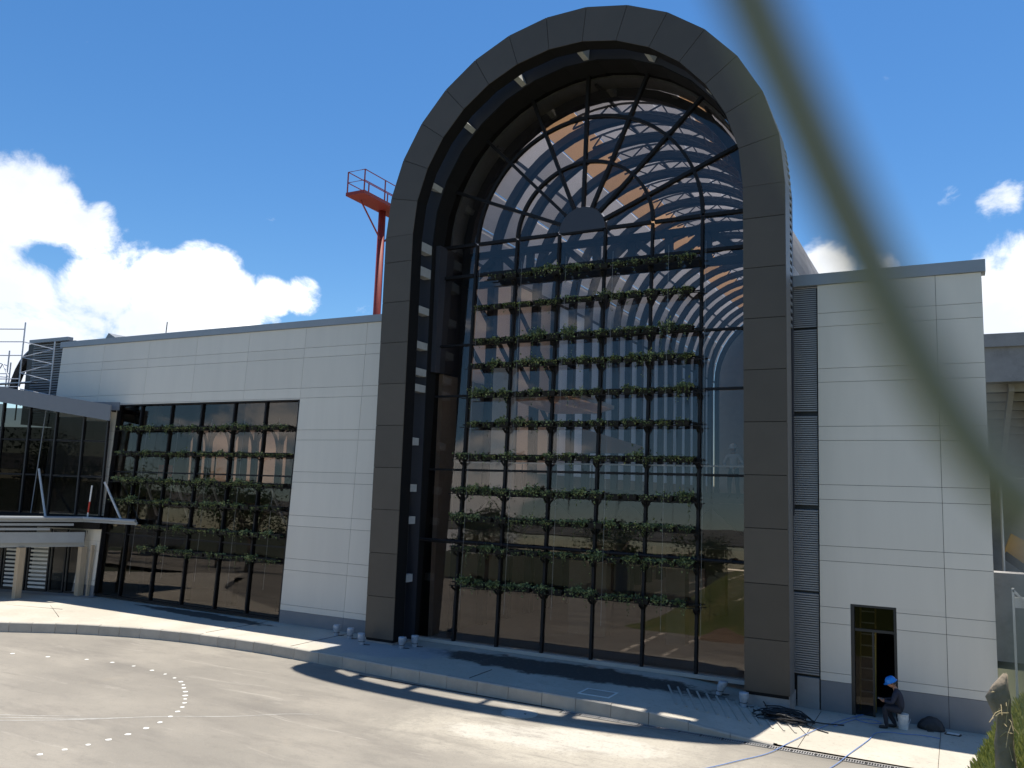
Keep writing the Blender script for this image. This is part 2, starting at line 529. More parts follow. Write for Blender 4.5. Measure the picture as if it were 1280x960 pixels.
# ------------------------------------------------------------------ mesh helpers
class MB:
    def __init__(self, f=None):
        self.v, self.fc, self.mi, self.f = [], [], [], f

    def add(self, vs_, fs, mi=0):
        o = len(self.v)
        for p in vs_:
            self.v.append(tuple(self.f(p)) if self.f else tuple(p))
        for q in fs:
            self.fc.append(tuple(i + o for i in q))
            self.mi.append(mi)
        return self

    def box(self, x0, x1, y0, y1, z0, z1, mi=0):
        vs_ = [(x0, y0, z0), (x1, y0, z0), (x1, y1, z0), (x0, y1, z0), (x0, y0, z1), (x1, y0, z1), (x1, y1, z1), (x0, y1, z1)]
        return self.add(vs_, [(0, 3, 2, 1), (4, 5, 6, 7), (0, 1, 5, 4), (1, 2, 6, 5), (2, 3, 7, 6), (3, 0, 4, 7)], mi)

    def prism(self, poly, y0, y1, mi=0):
        """poly: list of (x,z), counter-clockwise seen from -Y; extruded along Y"""
        n = len(poly)
        vs_ = [(x, y0, z) for x, z in poly] + [(x, y1, z) for x, z in poly]
        fs = [tuple(range(n)), tuple(range(2 * n - 1, n - 1, -1))]
        fs += [(i, i + n, (i + 1) % n + n, (i + 1) % n) for i in range(n)]
        return self.add(vs_, fs, mi)

    def slab(self, poly, z0, z1, mi=0):
        """poly: list of (x,y) counter-clockwise from above, extruded along Z"""
        n = len(poly)
        vs_ = [(x, y, z0) for x, y in poly] + [(x, y, z1) for x, y in poly]
        fs = [tuple(range(n - 1, -1, -1)), tuple(range(n, 2 * n))]
        fs += [(i, (i + 1) % n, (i + 1) % n + n, i + n) for i in range(n)]
        return self.add(vs_, fs, mi)

    def tube(self, pts, r, seg=8, mi=0, cap=True, close=False):
        pts = [Vector(p) for p in pts]
        n = len(pts)
        rs = r if isinstance(r, (list, tuple)) else [r] * n
        vs_, fs = [], []
        prev = None
        for i, p in enumerate(pts):
            t = (pts[min(i + 1, n - 1)] - pts[max(i - 1, 0)])
            if t.length < 1e-9:
                t = Vector((0, 0, 1))
            t.normalize()
            if prev is None:
                a = t.cross(Vector((0, 0, 1)))
                if a.length < .05:
                    a = t.cross(Vector((0, 1, 0)))
            else:
                a = prev - t * prev.dot(t)
            a.normalize()
            prev = a
            b = t.cross(a)
            for k in range(seg):
                w = 2 * math.pi * k / seg
                vs_.append(p + (a * math.cos(w) + b * math.sin(w)) * rs[i])
        for i in range(n - 1):
            for k in range(seg):
                k2 = (k + 1) % seg
                fs.append((i * seg + k, i * seg + k2, (i + 1) * seg + k2, (i + 1) * seg + k))
        if cap:
            fs.append(tuple(range(seg - 1, -1, -1)))
            fs.append(tuple((n - 1) * seg + k for k in range(seg)))
        return self.add(vs_, fs, mi)

    def bar(self, a, b, w, h, mi=0, upv=(0, 0, 1)):
        """rectangular bar from a to b"""
        a, b = Vector(a), Vector(b)
        t = (b - a).normalized()
        u = Vector(upv)
        s = t.cross(u)
        if s.length < .05:
            s = t.cross(Vector((0, 1, 0)))
        s.normalize()
        u = s.cross(t)
        vs_ = []
        for p in (a, b):
            for i, j in ((-1, -1), (1, -1), (1, 1), (-1, 1)):
                vs_.append(p + s * (i * w / 2) + u * (j * h / 2))
        return self.add(vs_, [(0, 1, 2, 3), (7, 6, 5, 4), (0, 4, 5, 1), (1, 5, 6, 2), (2, 6, 7, 3), (3, 7, 4, 0)], mi)

    def lathe(self, prof, c=(0, 0, 0), seg=16, mi=0):
        vs_, fs = [], []
        for r, z in prof:
            for k in range(seg):
                w = 2 * math.pi * k / seg
                vs_.append((c[0] + r * math.cos(w), c[1] + r * math.sin(w), c[2] + z))
        for i in range(len(prof) - 1):
            for k in range(seg):
                k2 = (k + 1) % seg
                fs.append((i * seg + k, i * seg + k2, (i + 1) * seg + k2, (i + 1) * seg + k))
        fs.append(tuple(range(seg - 1, -1, -1)))
        fs.append(tuple((len(prof) - 1) * seg + k for k in range(seg)))
        return self.add(vs_, fs, mi)

    def mesh(self, name, mats, smooth=False, off=(0, 0, 0)):
        me = bpy.data.meshes.new(name)
        me.from_pydata([(p[0] - off[0], p[1] - off[1], p[2] - off[2]) for p in self.v], [], self.fc)
        for m in mats if isinstance(mats, (list, tuple)) else [mats]:
            me.materials.append(m)
        me.polygons.foreach_set('material_index', self.mi)
        if smooth:
            me.polygons.foreach_set('use_smooth', [True] * len(me.polygons))
        me.update()
        return me

    def build(self, name, mats, parent=None, smooth=False, at=None, fixn=True):
        """one mesh object; vertices were given in world coordinates"""
        if parent is not None:
            base = wloc(parent)
        else:
            base = Vector(at or (0, 0, 0))
        me = self.mesh(name, mats, smooth, base)
        if fixn:
            bm = bmesh.new()
            bm.from_mesh(me)
            bmesh.ops.recalc_face_normals(bm, faces=bm.faces)
            bm.to_mesh(me)
            bm.free()
        o = bpy.data.objects.new(name, me)
        col.objects.link(o)
        if parent is not None:
            o.parent = parent
        else:
            o.location = base
        return o


def wloc(o):
    p = Vector(o.location)
    while o.parent is not None:
        o = o.parent
        p += Vector(o.location)
    return p


def tag(o, label=None, cat=None, group=None, kind=None):
    if label:
        o['label'] = label
    if cat:
        o['category'] = cat
    if group:
        o['group'] = group
    if kind:
        o['kind'] = kind
    return o


def thing(name, label, cat, loc=(0, 0, 0), group=None):
    o = bpy.data.objects.new(name, None)
    o.location = loc
    o.empty_display_size = .3
    col.objects.link(o)
    return tag(o, label, cat, group)


def place(name, me, parent, loc):
    o = bpy.data.objects.new(name, me)
    col.objects.link(o)
    o.parent = parent
    o.location = loc
    return o


# ------------------------------------------------------------------ shared dimensions of the facade
LEAN, ZB = .042, .44                  # walls and glass lean back a little
CX, ZS = .40, 14.6                    # arch axis and springing height
RO, RI = 7.0, 5.82                    # arch surround
GX = .30                              # axis of the fan window


def leany(y0):
    return lambda p: (p[0], p[1] + y0 + LEAN * (p[2] - ZB), p[2])


def gy(z, y0=.30):
    return y0 + LEAN * (z - ZB)


def sm(a, b, x):
    t = max(0., min(1., (x - a) / (b - a)))
    return t * t * (3 - 2 * t)


# ------------------------------------------------------------------ ground, road, pavement, kerb
mb = MB()
n = 40
S = 900.0
mb.add([(-S, -S, -.35), (S, -S, -.35), (S, S, -.35), (-S, S, -.35)], [(0, 1, 2, 3)])
tag(mb.build('ground', M['ground']), kind='structure')

KL = [(-40, -26), (-33, -18), (-28, -12.5), (-24, -9.3), (-21, -7.4), (-19.0, -6.1), (-16.6, -4.75), (-13.55, -3.74), (-10.1, -3.36), (-6.5, -3.43), (-3.25, -3.70), (-.5, -3.85), (1.6, -3.93), (4.3, -4.02), (6.3, -4.05), (7.6, -4.05)]


def kerb_pts(step):
    P = [Vector((x, y)) for x, y in KL]
    out = []
    # Catmull-Rom
    for i in range(len(P) - 1):
        p0, p1, p2, p3 = P[max(i - 1, 0)], P[i], P[i + 1], P[min(i + 2, len(P) - 1)]
        for k in range(40):
            t = k / 40
            out.append(.5 * ((2 * p1) + (-p0 + p2) * t + (2 * p0 - 5 * p1 + 4 * p2 - p3) * t * t + (-p0 + 3 * p1 - 3 * p2 + p3) * t ** 3))
    out.append(P[-1])
    res = [out[0]]
    d = 0
    for a, b in zip(out, out[1:]):
        d += (b - a).length
        if d >= step:
            res.append(b)
            d = 0
    res.append(out[-1])
    return res


def zpave(x):
    return .335 - .305 * sm(3.6, 8.0, x)


# road: one sheet up to the kerb line and beyond the drain
kp = kerb_pts(.45)
mb = MB()
vs_, fs = [], []
for p in kp:
    vs_ += [(p.x, p.y + .10, 0), (p.x + .0 if p.x > -20 else p.x, -60, 0)]
for i in range(len(kp) - 1):
    fs.append((2 * i + 1, 2 * i + 3, 2 * i + 2, 2 * i))
o = len(vs_)
vs_ += [(7.6, -60, 0), (60, -60, 0), (60, -3.95, 0), (7.6, -3.95, 0), (-90, -60, 0), (-40, -60, 0), (-40, -25.9, 0), (-90, -25.9, 0)]
fs += [(o, o + 1, o + 2, o + 3), (o + 4, o + 5, o + 6, o + 7)]
mb.add(vs_, fs)
road = tag(mb.build('road', M['road']), kind='structure')

# pavement
mb = MB()
vs_, fs = [], []
rows = [0, .12, .3, .5, .7, .85, 1]
for p in kp:
    y0, y1 = p.y + .17, 1.3
    for t in rows:
        vs_.append((p.x, y0 + (y1 - y0) * t, zpave(p.x) + .02 * t))
nr = len(rows)
for i in range(len(kp) - 1):
    for j in range(nr - 1):
        a = i * nr + j
        fs.append((a, a + nr, a + nr + 1, a + 1))
mb.add(vs_, fs)
# apron by the door, level with the drain
vs_, fs = [], []
xs = [7.6, 7.8, 8.0, 8.4, 9, 10, 11, 12, 13, 16, 22, 40]
for x in xs:
    for t in rows:
        vs_.append((x, -3.93 + (1.3 + 3.93) * t, zpave(x) + .02 * t - .012 * sm(8, 12, x)))
for i in range(len(xs) - 1):
    for j in range(nr - 1):
        a = i * nr + j
        fs.append((a, a + nr, a + nr + 1, a + 1))
mb.add(vs_, fs)
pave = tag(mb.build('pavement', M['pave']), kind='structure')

# thin dark strips: first two diagonals are painted shadow lines, the rest sawn expansion joints
for (x0, y0, x1, y1) in [(-22.9, -3.6, -20.2, -3.0), (-21.6, -2.6, -18.6, -4.2), (-12.0, -3.1, -12.0, -.1), (-8.0, -3.2, -8.0, -.1), (-.9, -3.6, -.9, -2.3), (8.05, -3.9, 8.05, -.2), (10.9, -3.9, 10.9, -.1)]:
    m_ = MB()
    za, zb = zpave(x0) + .006, zpave(x1) + .016
    m_.bar((x0, y0, za), (x1, y1, zb), .009, .012)
    m_.build('joint_and_shadow_strip', M['hole'], pave)

# kerb stones, one by one
kerb = tag(MB().add([(0, 0, 0)], []).build('kerb', M['kerb'], fixn=False), kind='structure')
kst = kerb_pts(.02)
acc_, cur_, starts = 0, 0, [kst[0]]
for a, b in zip(kst, kst[1:]):
    acc_ += (b - a).length
    want = .78 if b.x < -8 else .98
    if acc_ >= want:
        starts.append(b)
        acc_ = 0
starts.append(kst[-1])
for a, b in zip(starts, starts[1:]):
    if b.x < -34:
        continue
    d = (b - a)
    ln = d.length
    if ln < .1:
        continue
    d.normalize()
    nrm = Vector((-d.y, d.x))
    g = .007
    m_ = MB()
    jit = random.uniform(-.006, .006)
    h0, h1 = zpave(a.x) + .012 + jit, zpave(b.x) + .012 + jit
    pa, pb = a + d * g + nrm * jit, b - d * g + nrm * jit
    W = .19
    bev = .025
    prof = [(0.0, -.06), (0.012, -1), (bev + .012, -2), (W, -2), (W, -.06)]
    vv = []
    for p, h in ((pa, h0), (pb, h1)):
        for k, (w, zz) in enumerate(prof):
            z = zz if zz > -.5 else (h - bev if zz == -1 else h)
            q = p + nrm * w
            vv.append((q.x, q.y, z))
    m_.add(vv, [(0, 1, 2, 3, 4), (9, 8, 7, 6, 5), (0, 5, 6, 1), (1, 6, 7, 2), (2, 7, 8, 3), (3, 8, 9, 4)])
    m_.build('kerb_stone', M['kerb'], kerb)

# raised ribs on the ramp down to the apron
for k in range(13):
    x = 4.1 + k * .27
    m_ = MB()
    x2 = x + .75
    m_.bar((x, -1.05, zpave(x) + .030), (x2, -2.75, zpave(x2) + .018), .05, .02)
    m_.build('ramp_rib', M['kerb'], pave)

# dotted white arc on the road
dots_px = [(-15.12, -8.0), (-13.85, -7.65), (-12.6, -7.2), (-11.64, -7.02), (-10.7, -6.98), (-9.8, -7.04), (-9.1, -7.15), (-8.5, -7.32), (-8.0, -7.52), (-7.65, -7.74), (-7.36, -7.96), (-7.0, -8.22), (-6.68, -8.5), (-6.4, -8.74), (-6.1, -9.02), (-5.83, -9.31), (-5.6, -9.65), (-5.38, -10.05), (-5.17, -10.51), (-5.04, -11.0), (-4.97, -11.52), (-4.97, -12.0), (-5.01, -12.46), (-5.1, -12.92), (-5.22, -13.38)]
for k, (x, y) in enumerate(dots_px):
    m_ = MB()
    r = random.uniform(.05, .075)
    poly = [(x + r * random.uniform(.8, 1.15) * math.cos(a), y + r * random.uniform(.8, 1.15) * math.sin(a)) for a in [i * math.pi / 5 for i in range(10)]]
    m_.slab(poly, .001, .005)
    m_.build('painted_dot', M['paintw'], road)
# long pale scrape lines on the road
def smooth2(pts, n_=10):
    P = [Vector((x, y, 0)) for x, y in pts]
    out = []
    for i in range(len(P) - 1):
        p0, p1, p2, p3 = P[max(i - 1, 0)], P[i], P[i + 1], P[min(i + 2, len(P) - 1)]
        for k in range(n_):
            t = k / n_
            out.append(.5 * ((2 * p1) + (-p0 + p2) * t + (2 * p0 - 5 * p1 + 4 * p2 - p3) * t * t + (-p0 + 3 * p1 - 3 * p2 + p3) * t ** 3))
    return out + [P[-1]]


for pts, w0 in (([(-9.0, -12.6), (-7.8, -11.9), (-6.6, -11.1), (-5.7, -10.3), (-5.2, -9.9), (-4.2, -9.2), (-3.3, -8.3), (-2.6, -7.9)], .016), ([(-8.6, -12.7), (-7.6, -12.0), (-6.8, -11.35), (-6.0, -10.6)], .02), ([(-8.9, -12.3), (-8.0, -11.8), (-7.1, -11.2)], .012)):
    m_ = MB()
    vv, ff = [], []
    sp = smooth2(pts)
    for i, p in enumerate(sp):
        w = w0 * (.6 + .6 * abs(noise.noise((p.x * 3, p.y * 3, 0)) * 2)) * min(1, (len(sp) - 1 - i) / 8 + .05) + .002
        d = (sp[min(i + 1, len(sp) - 1)] - sp[max(i - 1, 0)]).normalized()
        q = Vector((-d.y, d.x, 0)) * w
        vv += [(p.x - q.x, p.y - q.y, .0035), (p.x + q.x, p.y + q.y, .0035)]
    for i in range(len(sp) - 1):
        ff.append((2 * i, 2 * i + 2, 2 * i + 3, 2 * i + 1))
    m_.add(vv, ff)
    m_.build('scrape_mark', M['scrape'], road)

# trench drain with grating sections
drain = thing('trench_drain', 'long slotted grey trench drain grating running along the kerb to the apron', 'drain', (8, -4.13, 0))
m_ = MB()
m_.box(2.2, 15, -4.245, -4.045, .002, .006)
m_.build('channel', M['hole'], drain)
for k in range(24):
    x = 2.25 + k * .52
    g_ = MB()
    g_.box(x, x + .5, -4.25, -4.225, .007, .016)
    g_.box(x, x + .5, -4.065, -4.04, .007, .016)
    for j in range(9):
        xx = x + .02 + j * .054
        g_.box(xx, xx + .019, -4.224, -4.066, .007, .015)
    g_.build('grate_section', M['conc'], drain)
m_ = MB()
m_.box(-4.5, 2.15, -3.99, -3.915, .002, .007)
tag(m_.build('gutter_slot', M['hole'], drain))

# manhole cover and pavement access cover
mh = thing('manhole_cover', 'round pale manhole cover set in the road in front of the arch', 'manhole', (1.42, -4.95, .004))
m_ = MB()
m_.lathe([(.47, 0), (.47, .010), (.45, .014), (.36, .014)], (1.42, -4.95, .003), 36)
m_.build('frame', M['kerb'], mh, fixn=False)
m_ = MB()
m_.lathe([(.345, 0), (.345, .014), (.33, .018), (.02, .018)], (1.42, -4.95, .003), 36)
cv = m_.build('cover', M['concl'], mh, fixn=False)
m_ = MB()
m_.box(1.55, 1.61, -4.98, -4.92, .021, .025)
m_.build('lifting_hole', M['hole'], cv)
ac = thing('access_cover', 'rectangular cover with white painted border in the pavement before the arch', 'cover', (2.9, -3.1, .34))
m_ = MB()
zz = zpave(2.9) + .008
for (a, b, c, d) in [(2.35, 3.25, -3.42, -3.37), (2.35, 3.25, -2.78, -2.73), (2.35, 2.40, -3.369, -2.781), (3.20, 3.25, -3.369, -2.781)]:
    m_.box(a, b, c, d, zz - .01, zz + .008)
m_.build('border', M['paintw'], ac)
m_ = MB()
m_.box(2.405, 3.195, -3.365, -2.785, zz - .01, zz + .004)
m_.build('lid', M['kerb'], ac)


# ------------------------------------------------------------------ panel walls
ZJ = [12.0 - .12, 11.03, 10.63, 9.40, 9.0, 7.73, 7.33, 6.09, 5.68, 4.41, 4.0, 2.77, 2.34, 1.05, .83]
GAP = .011


def wall_panel(parent, boxes, y0, mat, name='wall_panel'):
    m_ = MB(leany(y0))
    for (x0, x1, z0, z1) in boxes:
        m_.box(x0, x1, -.045, 0, z0, z1)
    return m_.build(name, mat, parent)


def panel_wall(parent, xs, holes, y0, zbot):
    """grid of cladding panels between the joints; holes are (x0,x1,z0,z1)"""
    zj = ZJ + [zbot]
    for i in range(len(xs) - 1):
        for j in range(len(zj) - 1):
            z1, z0 = zj[j] - GAP / 2, zj[j + 1] + GAP / 2
            if z1 - z0 < .05:
                continue
            x0, x1 = xs[i] + GAP / 2, xs[i + 1] - GAP / 2
            rects = [(x0, x1, z0, z1)]
            for h in holes:
                new = []
                for r in rects:
                    a0, a1, b0, b1 = r
                    if h[0] >= a1 or h[1] <= a0 or h[2] >= b1 or h[3] <= b0:
                        new.append(r)
                        continue
                    if h[3] < b1 - .02:
                        new.append((a0, a1, h[3], b1))
                    if h[2] > b0 + .02:
                        new.append((a0, a1, b0, h[2]))
                    lo, hi = max(b0, h[2]), min(b1, h[3])
                    if h[0] > a0 + .02:
                        new.append((a0, h[0], lo, hi))
                    if h[1] < a1 - .02:
                        new.append((h[1], a1, lo, hi))
                rects = new
            for rc in rects:
                wall_panel(parent, [rc], y0, M['plinth'] if j == len(zj) - 2 else M['panel'], 'plinth_panel' if j == len(zj) - 2 else 'wall_panel')


# left wing
WL = (-22.5, -11.5, .50, 8.95)         # window opening
lw = thing('terminal_wing', 'long white panel clad wing left of the arch with a dark planted window', 'building', (-17, 0, .35))
m_ = MB(leany(0))
for (a, b, c, d) in [(-27.2, WL[0], .3, 12.0), (WL[1], -5.9, .3, 12.0), (WL[0], WL[1], WL[3], 12.0)]:
    m_.box(a, b, .004, .25, c, d)
wall = m_.build('wall', M['joint'], lw)
panel_wall(wall, [-27.2, -24.0, -20.82, -17.72, -14.6, -11.5, -8.42, -6.0], [(WL[0], WL[1], .0, WL[3])], 0, .33)
m_ = MB(leany(0))
m_.box(-27.35, -5.9, -.10, .45, 11.885, 12.16)
m_.build('parapet_cap', M['cap'], lw)
m_ = MB()
m_.box(-27.2, -6.2, 1.0, 4.75, 9.6, 9.8)
m_.build('roof_deck', M['concl'], lw)
m_ = MB()
m_.box(-27.2, -26.9, .6, 14, .3, 11.7)
m_.build('end_wall', M['panel'], lw)
m_ = MB(leany(0))
m_.bar((-20.15, .2, 12.1), (-20.15, .2, 12.75), .03, .03)
m_.build('roof_rod', M['black'], lw)
m_ = MB()
m_.add([(-25.4, 1.2, 12.0), (-23.6, 1.2, 12.0), (-24.9, 1.2, 12.62), (-25.4, 3, 12.0), (-23.6, 3, 12.0), (-24.9, 3, 12.62)], [(0, 1, 2), (3, 5, 4), (0, 2, 5, 3), (1, 4, 5, 2), (0, 3, 4, 1)])
m_.build('roof_vent', M['clad'], lw)

# left window: frame > panes, mullions, transoms
XL = [-22.5, -20.98, -19.0, -17.10, -15.17, -13.40, -11.5]
ZLb = [.50, 3.15, 5.9, 8.95]
m_ = MB(leany(.10))
m_.box(WL[0], WL[1], -.12, .12, 8.90, 8.948)
m_.box(WL[0], WL[1], -.05, .12, .42, .50)
m_.box(WL[1] - .06, WL[1] - .002, -.14, .12, .505, 8.895)
m_.box(WL[0] + .002, WL[0] + .06, -.14, .12, .505, 8.895)
win = m_.build('window', M['mull'], lw)
for i in range(6):
    for j in range(3):
        p_ = MB(leany(.14))
        p_.box(XL[i] + .035, XL[i + 1] - .035, 0, .012, ZLb[j] + .03, ZLb[j + 1] - .03)
        p_.build('pane', M['glassL'], win)
for x in XL[1:-1]:
    p_ = MB(leany(.14))
    p_.box(x - .035, x + .035, -.09, .10, .505, 8.895)
    p_.build('mullion', M['mull'], win)
for z in ZLb[1:-1]:
    for i in range(6):
        p_ = MB(leany(.14))
        p_.box(XL[i] + .04, XL[i + 1] - .04, -.03, .05, z - .03, z + .03)
        p_.build('transom', M['mull'], win)
# room behind the left window
m_ = MB()
m_.box(-26.8, -6.3, .7, 4.6, .30, .42)
m_.build('floor', M['infloor'], lw)
m_ = MB()
m_.box(-27.0, -22.6, 4.6, 4.75, .42, 9.58)
m_.box(-22.6, -6.3, 4.6, 4.75, .42, 5.55)
m_.box(-22.6, -6.3, 4.6, 4.75, 8.3, 9.58)
m_.build('back_wall', M['indark'], lw)
for k in range(6):
    x = -22.55 + k * 1.55
    p_ = MB()
    p_.box(x + .02, x + 1.53, 4.6, 4.64, 5.6, 8.25)
    p_.build('lit_wall_panel', M['salmon'], lw)
    q_ = MB()
    arc = [(x + .78 - .68 * math.cos(a), 4.4, 7.0 + 1.1 * math.sin(a)) for a in [i * math.pi / 12 for i in range(13)]]
    q_.tube(arc, .075, 6)
    q_.bar((x + .1, 4.4, 5.5), (x + .1, 4.4, 8.25), .20, .16)
    q_.bar((x + .55, 4.4, 5.5), (x + .55, 4.4, 6.95), .05, .05)
    q_.bar((x + 1.46, 4.4, 5.5), (x + 1.46, 4.4, 7.0), .10, .11)
    q_.bar((x, 4.42, 6.98), (x + 1.55, 4.42, 6.98), .05, .06)
    q_.build('arched_frame', M['rib'], lw)
m_ = MB()
m_.box(-27.0, -6.3, 4.8, 13.0, 5.0, 5.15)
m_.build('bounce_deck', M['concl'], lw)  # unseen pale deck added to bounce sun onto the back of the salmon wall
for x in (-21.4, -18.6, -15.8, -13.0):
    p_ = MB()
    p_.box(x - .16, x + .16, 1.5, 1.8, .42, 9.55)
    p_.build('column', M['indark'], lw)
for x in (-21.2, -19.2, -17.0, -13.6):
    p_ = MB()
    p_.bar((x, 1.1, 5.6), (x + 1.0, 1.1, 4.0), .08, .08)
    p_.build('diagonal_brace', M['strut'], lw)
p_ = MB()
p_.box(-26.8, -6.3, 2.2, 4.6, 4.35, 4.65)
p_.build('mezzanine_slab', M['indark'], lw)
rb = MB()
rb.box(-22.2, -21.5, 2.4, 2.8, 5.75, 6.3)
tag(rb.build('red_box', M['redpaint'], at=(0, 0, 0)), 'small red box on the mezzanine behind the left planted window', 'box')


# ------------------------------------------------------------------ arched hall
hall = thing('arched_hall', 'tall barrel vaulted hall with bronze arch surround and dark fan window', 'building', (CX, 0, .35))
FAC = 15


def ringpt(r, k, n=FAC):
    a = math.pi - math.pi * k / n
    return (CX + r * math.cos(a), ZS + r * math.sin(a))


def ring_outline(r0, r1, z0):
    """closed (x,z) outline of an arch band with legs"""
    o_ = [(CX - r1, z0)] + [ringpt(r1, k) for k in range(FAC + 1)] + [(CX + r1, z0)]
    i_ = [(CX - r0, z0)] + [ringpt(r0, k) for k in range(FAC + 1)] + [(CX + r0, z0)]
    return o_, i_


def band(m_, r0, r1, y0, y1, z0, mi=0):
    o_, i_ = ring_outline(r0, r1, z0)
    for k in range(len(o_) - 1):
        q = [i_[k], i_[k + 1], o_[k + 1], o_[k]]
        m_.add([(x, y0, z) for x, z in q] + [(x, y1, z) for x, z in q],
               [(0, 1, 2, 3), (7, 6, 5, 4), (0, 4, 5, 1), (2, 6, 7, 3)] + ([(3, 7, 4, 0)] if k == 0 else []) + ([(1, 5, 6, 2)] if k == len(o_) - 2 else []), mi)


YF, YB = -1.08, -.50
m_ = MB()
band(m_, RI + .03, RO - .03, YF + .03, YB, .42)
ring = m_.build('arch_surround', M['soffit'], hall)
# front cladding panels of the surround, one per facet and per lift of the piers
zl = [.50, 1.90, 3.36, 4.84, 6.29, 7.76, 9.23, 10.70, 12.17, 13.64, ZS]
jg = .009


def ring_panel(q, mat=None):
    p_ = MB()
    cxm = sum(x for x, z in q) / 4
    czm = sum(z for x, z in q) / 4
    p_.prism(q, YF, YF + .028)
    return p_.build('cladding_panel', mat or M['brown'], ring)


for s in (-1, 1):
    for k in range(len(zl) - 1):
        xa, xb = CX + s * RI, CX + s * RO
        x0, x1 = min(xa, xb), max(xa, xb)
        ring_panel([(x0, zl[k] + jg), (x1, zl[k] + jg), (x1, zl[k + 1] - (jg if k < len(zl) - 2 else -.0)), (x0, zl[k + 1] - (jg if k < len(zl) - 2 else -.0))])
for k in range(FAC):
    a0, a1 = ringpt(RI, k), ringpt(RI, k + 1)
    b0, b1 = ringpt(RO, k), ringpt(RO, k + 1)
    e = .0065

    def lerp(p, q, t):
        return (p[0] + (q[0] - p[0]) * t, p[1] + (q[1] - p[1]) * t)
    ring_panel([lerp(a0, a1, e), lerp(a0, a1, 1 - e), lerp(b0, b1, 1 - e), lerp(b0, b1, e)])
# outer edge trim of the surround (colour set paler to stand for sun on the side)
m_ = MB()
o1, _ = ring_outline(RI, RO - .028, .5)
o2, _ = ring_outline(RI, RO + .004, .5)
for k in range(len(o1) - 1):
    q = [o1[k], o1[k + 1], o2[k + 1], o2[k]]
    m_.add([(x, YF + .032, z) for x, z in q] + [(x, YB + .12, z) for x, z in q], [(0, 1, 2, 3), (7, 6, 5, 4), (0, 4, 5, 1), (2, 6, 7, 3)])
m_.build('edge_trim', M['sidestrip'], hall)
# inner lip
m_ = MB()
o1, i1 = ring_outline(RI + .028, RO, .5)
o2, i2 = ring_outline(RI + .003, RO, .5)
for k in range(len(i1) - 1):
    q = [i1[k], i1[k + 1], i2[k + 1], i2[k]]
    m_.add([(x, YF + .032, z) for x, z in q] + [(x, YB + .02, z) for x, z in q], [(0, 1, 2, 3), (7, 6, 5, 4), (0, 4, 5, 1), (2, 6, 7, 3)])
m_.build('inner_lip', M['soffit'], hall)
# plinth under the piers
for s in (-1, 1):
    m_ = MB()
    x0, x1 = sorted((CX + s * (RI + .02), CX + s * (RO - .02)))
    m_.box(x0, x1, YF + .04, -.02, .0, .495 if s > 0 else .41)
    m_.build('pier_base', M['conc'], hall)
# front wall of the hall behind the gap
m_ = MB()
band(m_, RI + .02, RO - .05, .22, .42, .36)
fascia = m_.build('front_fascia', M['navy'], hall)
m_ = MB()
band(m_, RI - .02, RI + .018, .215, 1.6, .36)
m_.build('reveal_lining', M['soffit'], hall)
# struts bridging the gap between surround and hall
RSm = RI + .24
for a in (16, 40, 64, 88, 112, 136, 160):
    x, z = CX + RSm * math.cos(R_(a)), ZS + RSm * math.sin(R_(a))
    p_ = MB()
    t = Vector((-math.sin(R_(a)), 0, math.cos(R_(a))))
    u = Vector((math.cos(R_(a)), 0, math.sin(R_(a))))
    c = Vector((x, 0, z))
    p_.bar(c + Vector((0, YB + .0, 0)), c + Vector((0, .215, 0)), .40, .20, 0, t)
    p_.build('strut', M['strut'], hall)
for z in (14.34, 13.43, 12.01, 10.72, 9.75, 9.17, 7.25, 5.61, 4.49, 2.5):
    for s in (-1, 1):
        p_ = MB()
        h = .26 if z < 13 else .34
        x0, x1 = sorted((CX + s * (RI + .03), CX + s * (RI + .33)))
        p_.box(x0, x1, YB, .215 if z > 7.5 else -.05, z - h / 2, z + h / 2)
        p_.build('strut', M['strut'], hall)
# vent rungs on the outer right flank
m_ = MB()
zz = 10.6
while zz < ZS:
    m_.box(CX + RO - .14, CX + RO - .04, YB + .125, .20, zz, zz + .09)
    zz += .22
for k in range(16):
    a = R_(1.5 + k * 1.75)
    c = Vector((CX + (RO - .09) * math.cos(a), 0, ZS + (RO - .09) * math.sin(a)))
    m_.bar(c + Vector((0, YB + .125, 0)), c + Vector((0, .20, 0)), .1, .09, 0, (-math.sin(a), 0, math.cos(a)))
tag(m_.build('vent_rungs', M['clad'], hall), kind='stuff')

# fan window and curtain wall
GR = [.88, 2.53, 4.20, 5.82]
XM = [GX - 5.72, GX - 4.20, GX - 2.53, GX - .86, GX + .86, GX + 2.53, GX + 4.20, GX + 5.92]
ZM = [.50, 3.77, 6.3, 8.95, 10.82, 13.42, ZS]
Y0 = .30
m_ = MB(leany(Y0))
m_.box(XM[0], XM[-1], -.06, .18, .36, .47)
glz = m_.build('window', M['concl'], hall)
for i in range(7):
    for j in range(len(ZM) - 1):
        p_ = MB(leany(Y0))
        p_.box(XM[i] + .05, XM[i + 1] - .05, .04, .052, ZM[j] + .03, ZM[j + 1] - .03)
        p_.build('pane', M['glass'], glz)
for x in XM[1:-1]:
    p_ = MB(leany(Y0))
    p_.box(x - .042, x + .042, -.05, .09, .472, ZS - .04)
    p_.build('mullion', M['mull'], glz)
for j in range(1, len(ZM)):
    for i in range(7):
        p_ = MB(leany(Y0))
        w = .055 if ZM[j] > 13 else .035
        p_.box(XM[i] + .075, XM[i + 1] - .075, -.04, .10, ZM[j] - w, ZM[j] + w)
        p_.build('transom', M['mull'], glz)


def fanp(r, a):
    return (GX + r * math.cos(a), ZS + r * math.sin(a))


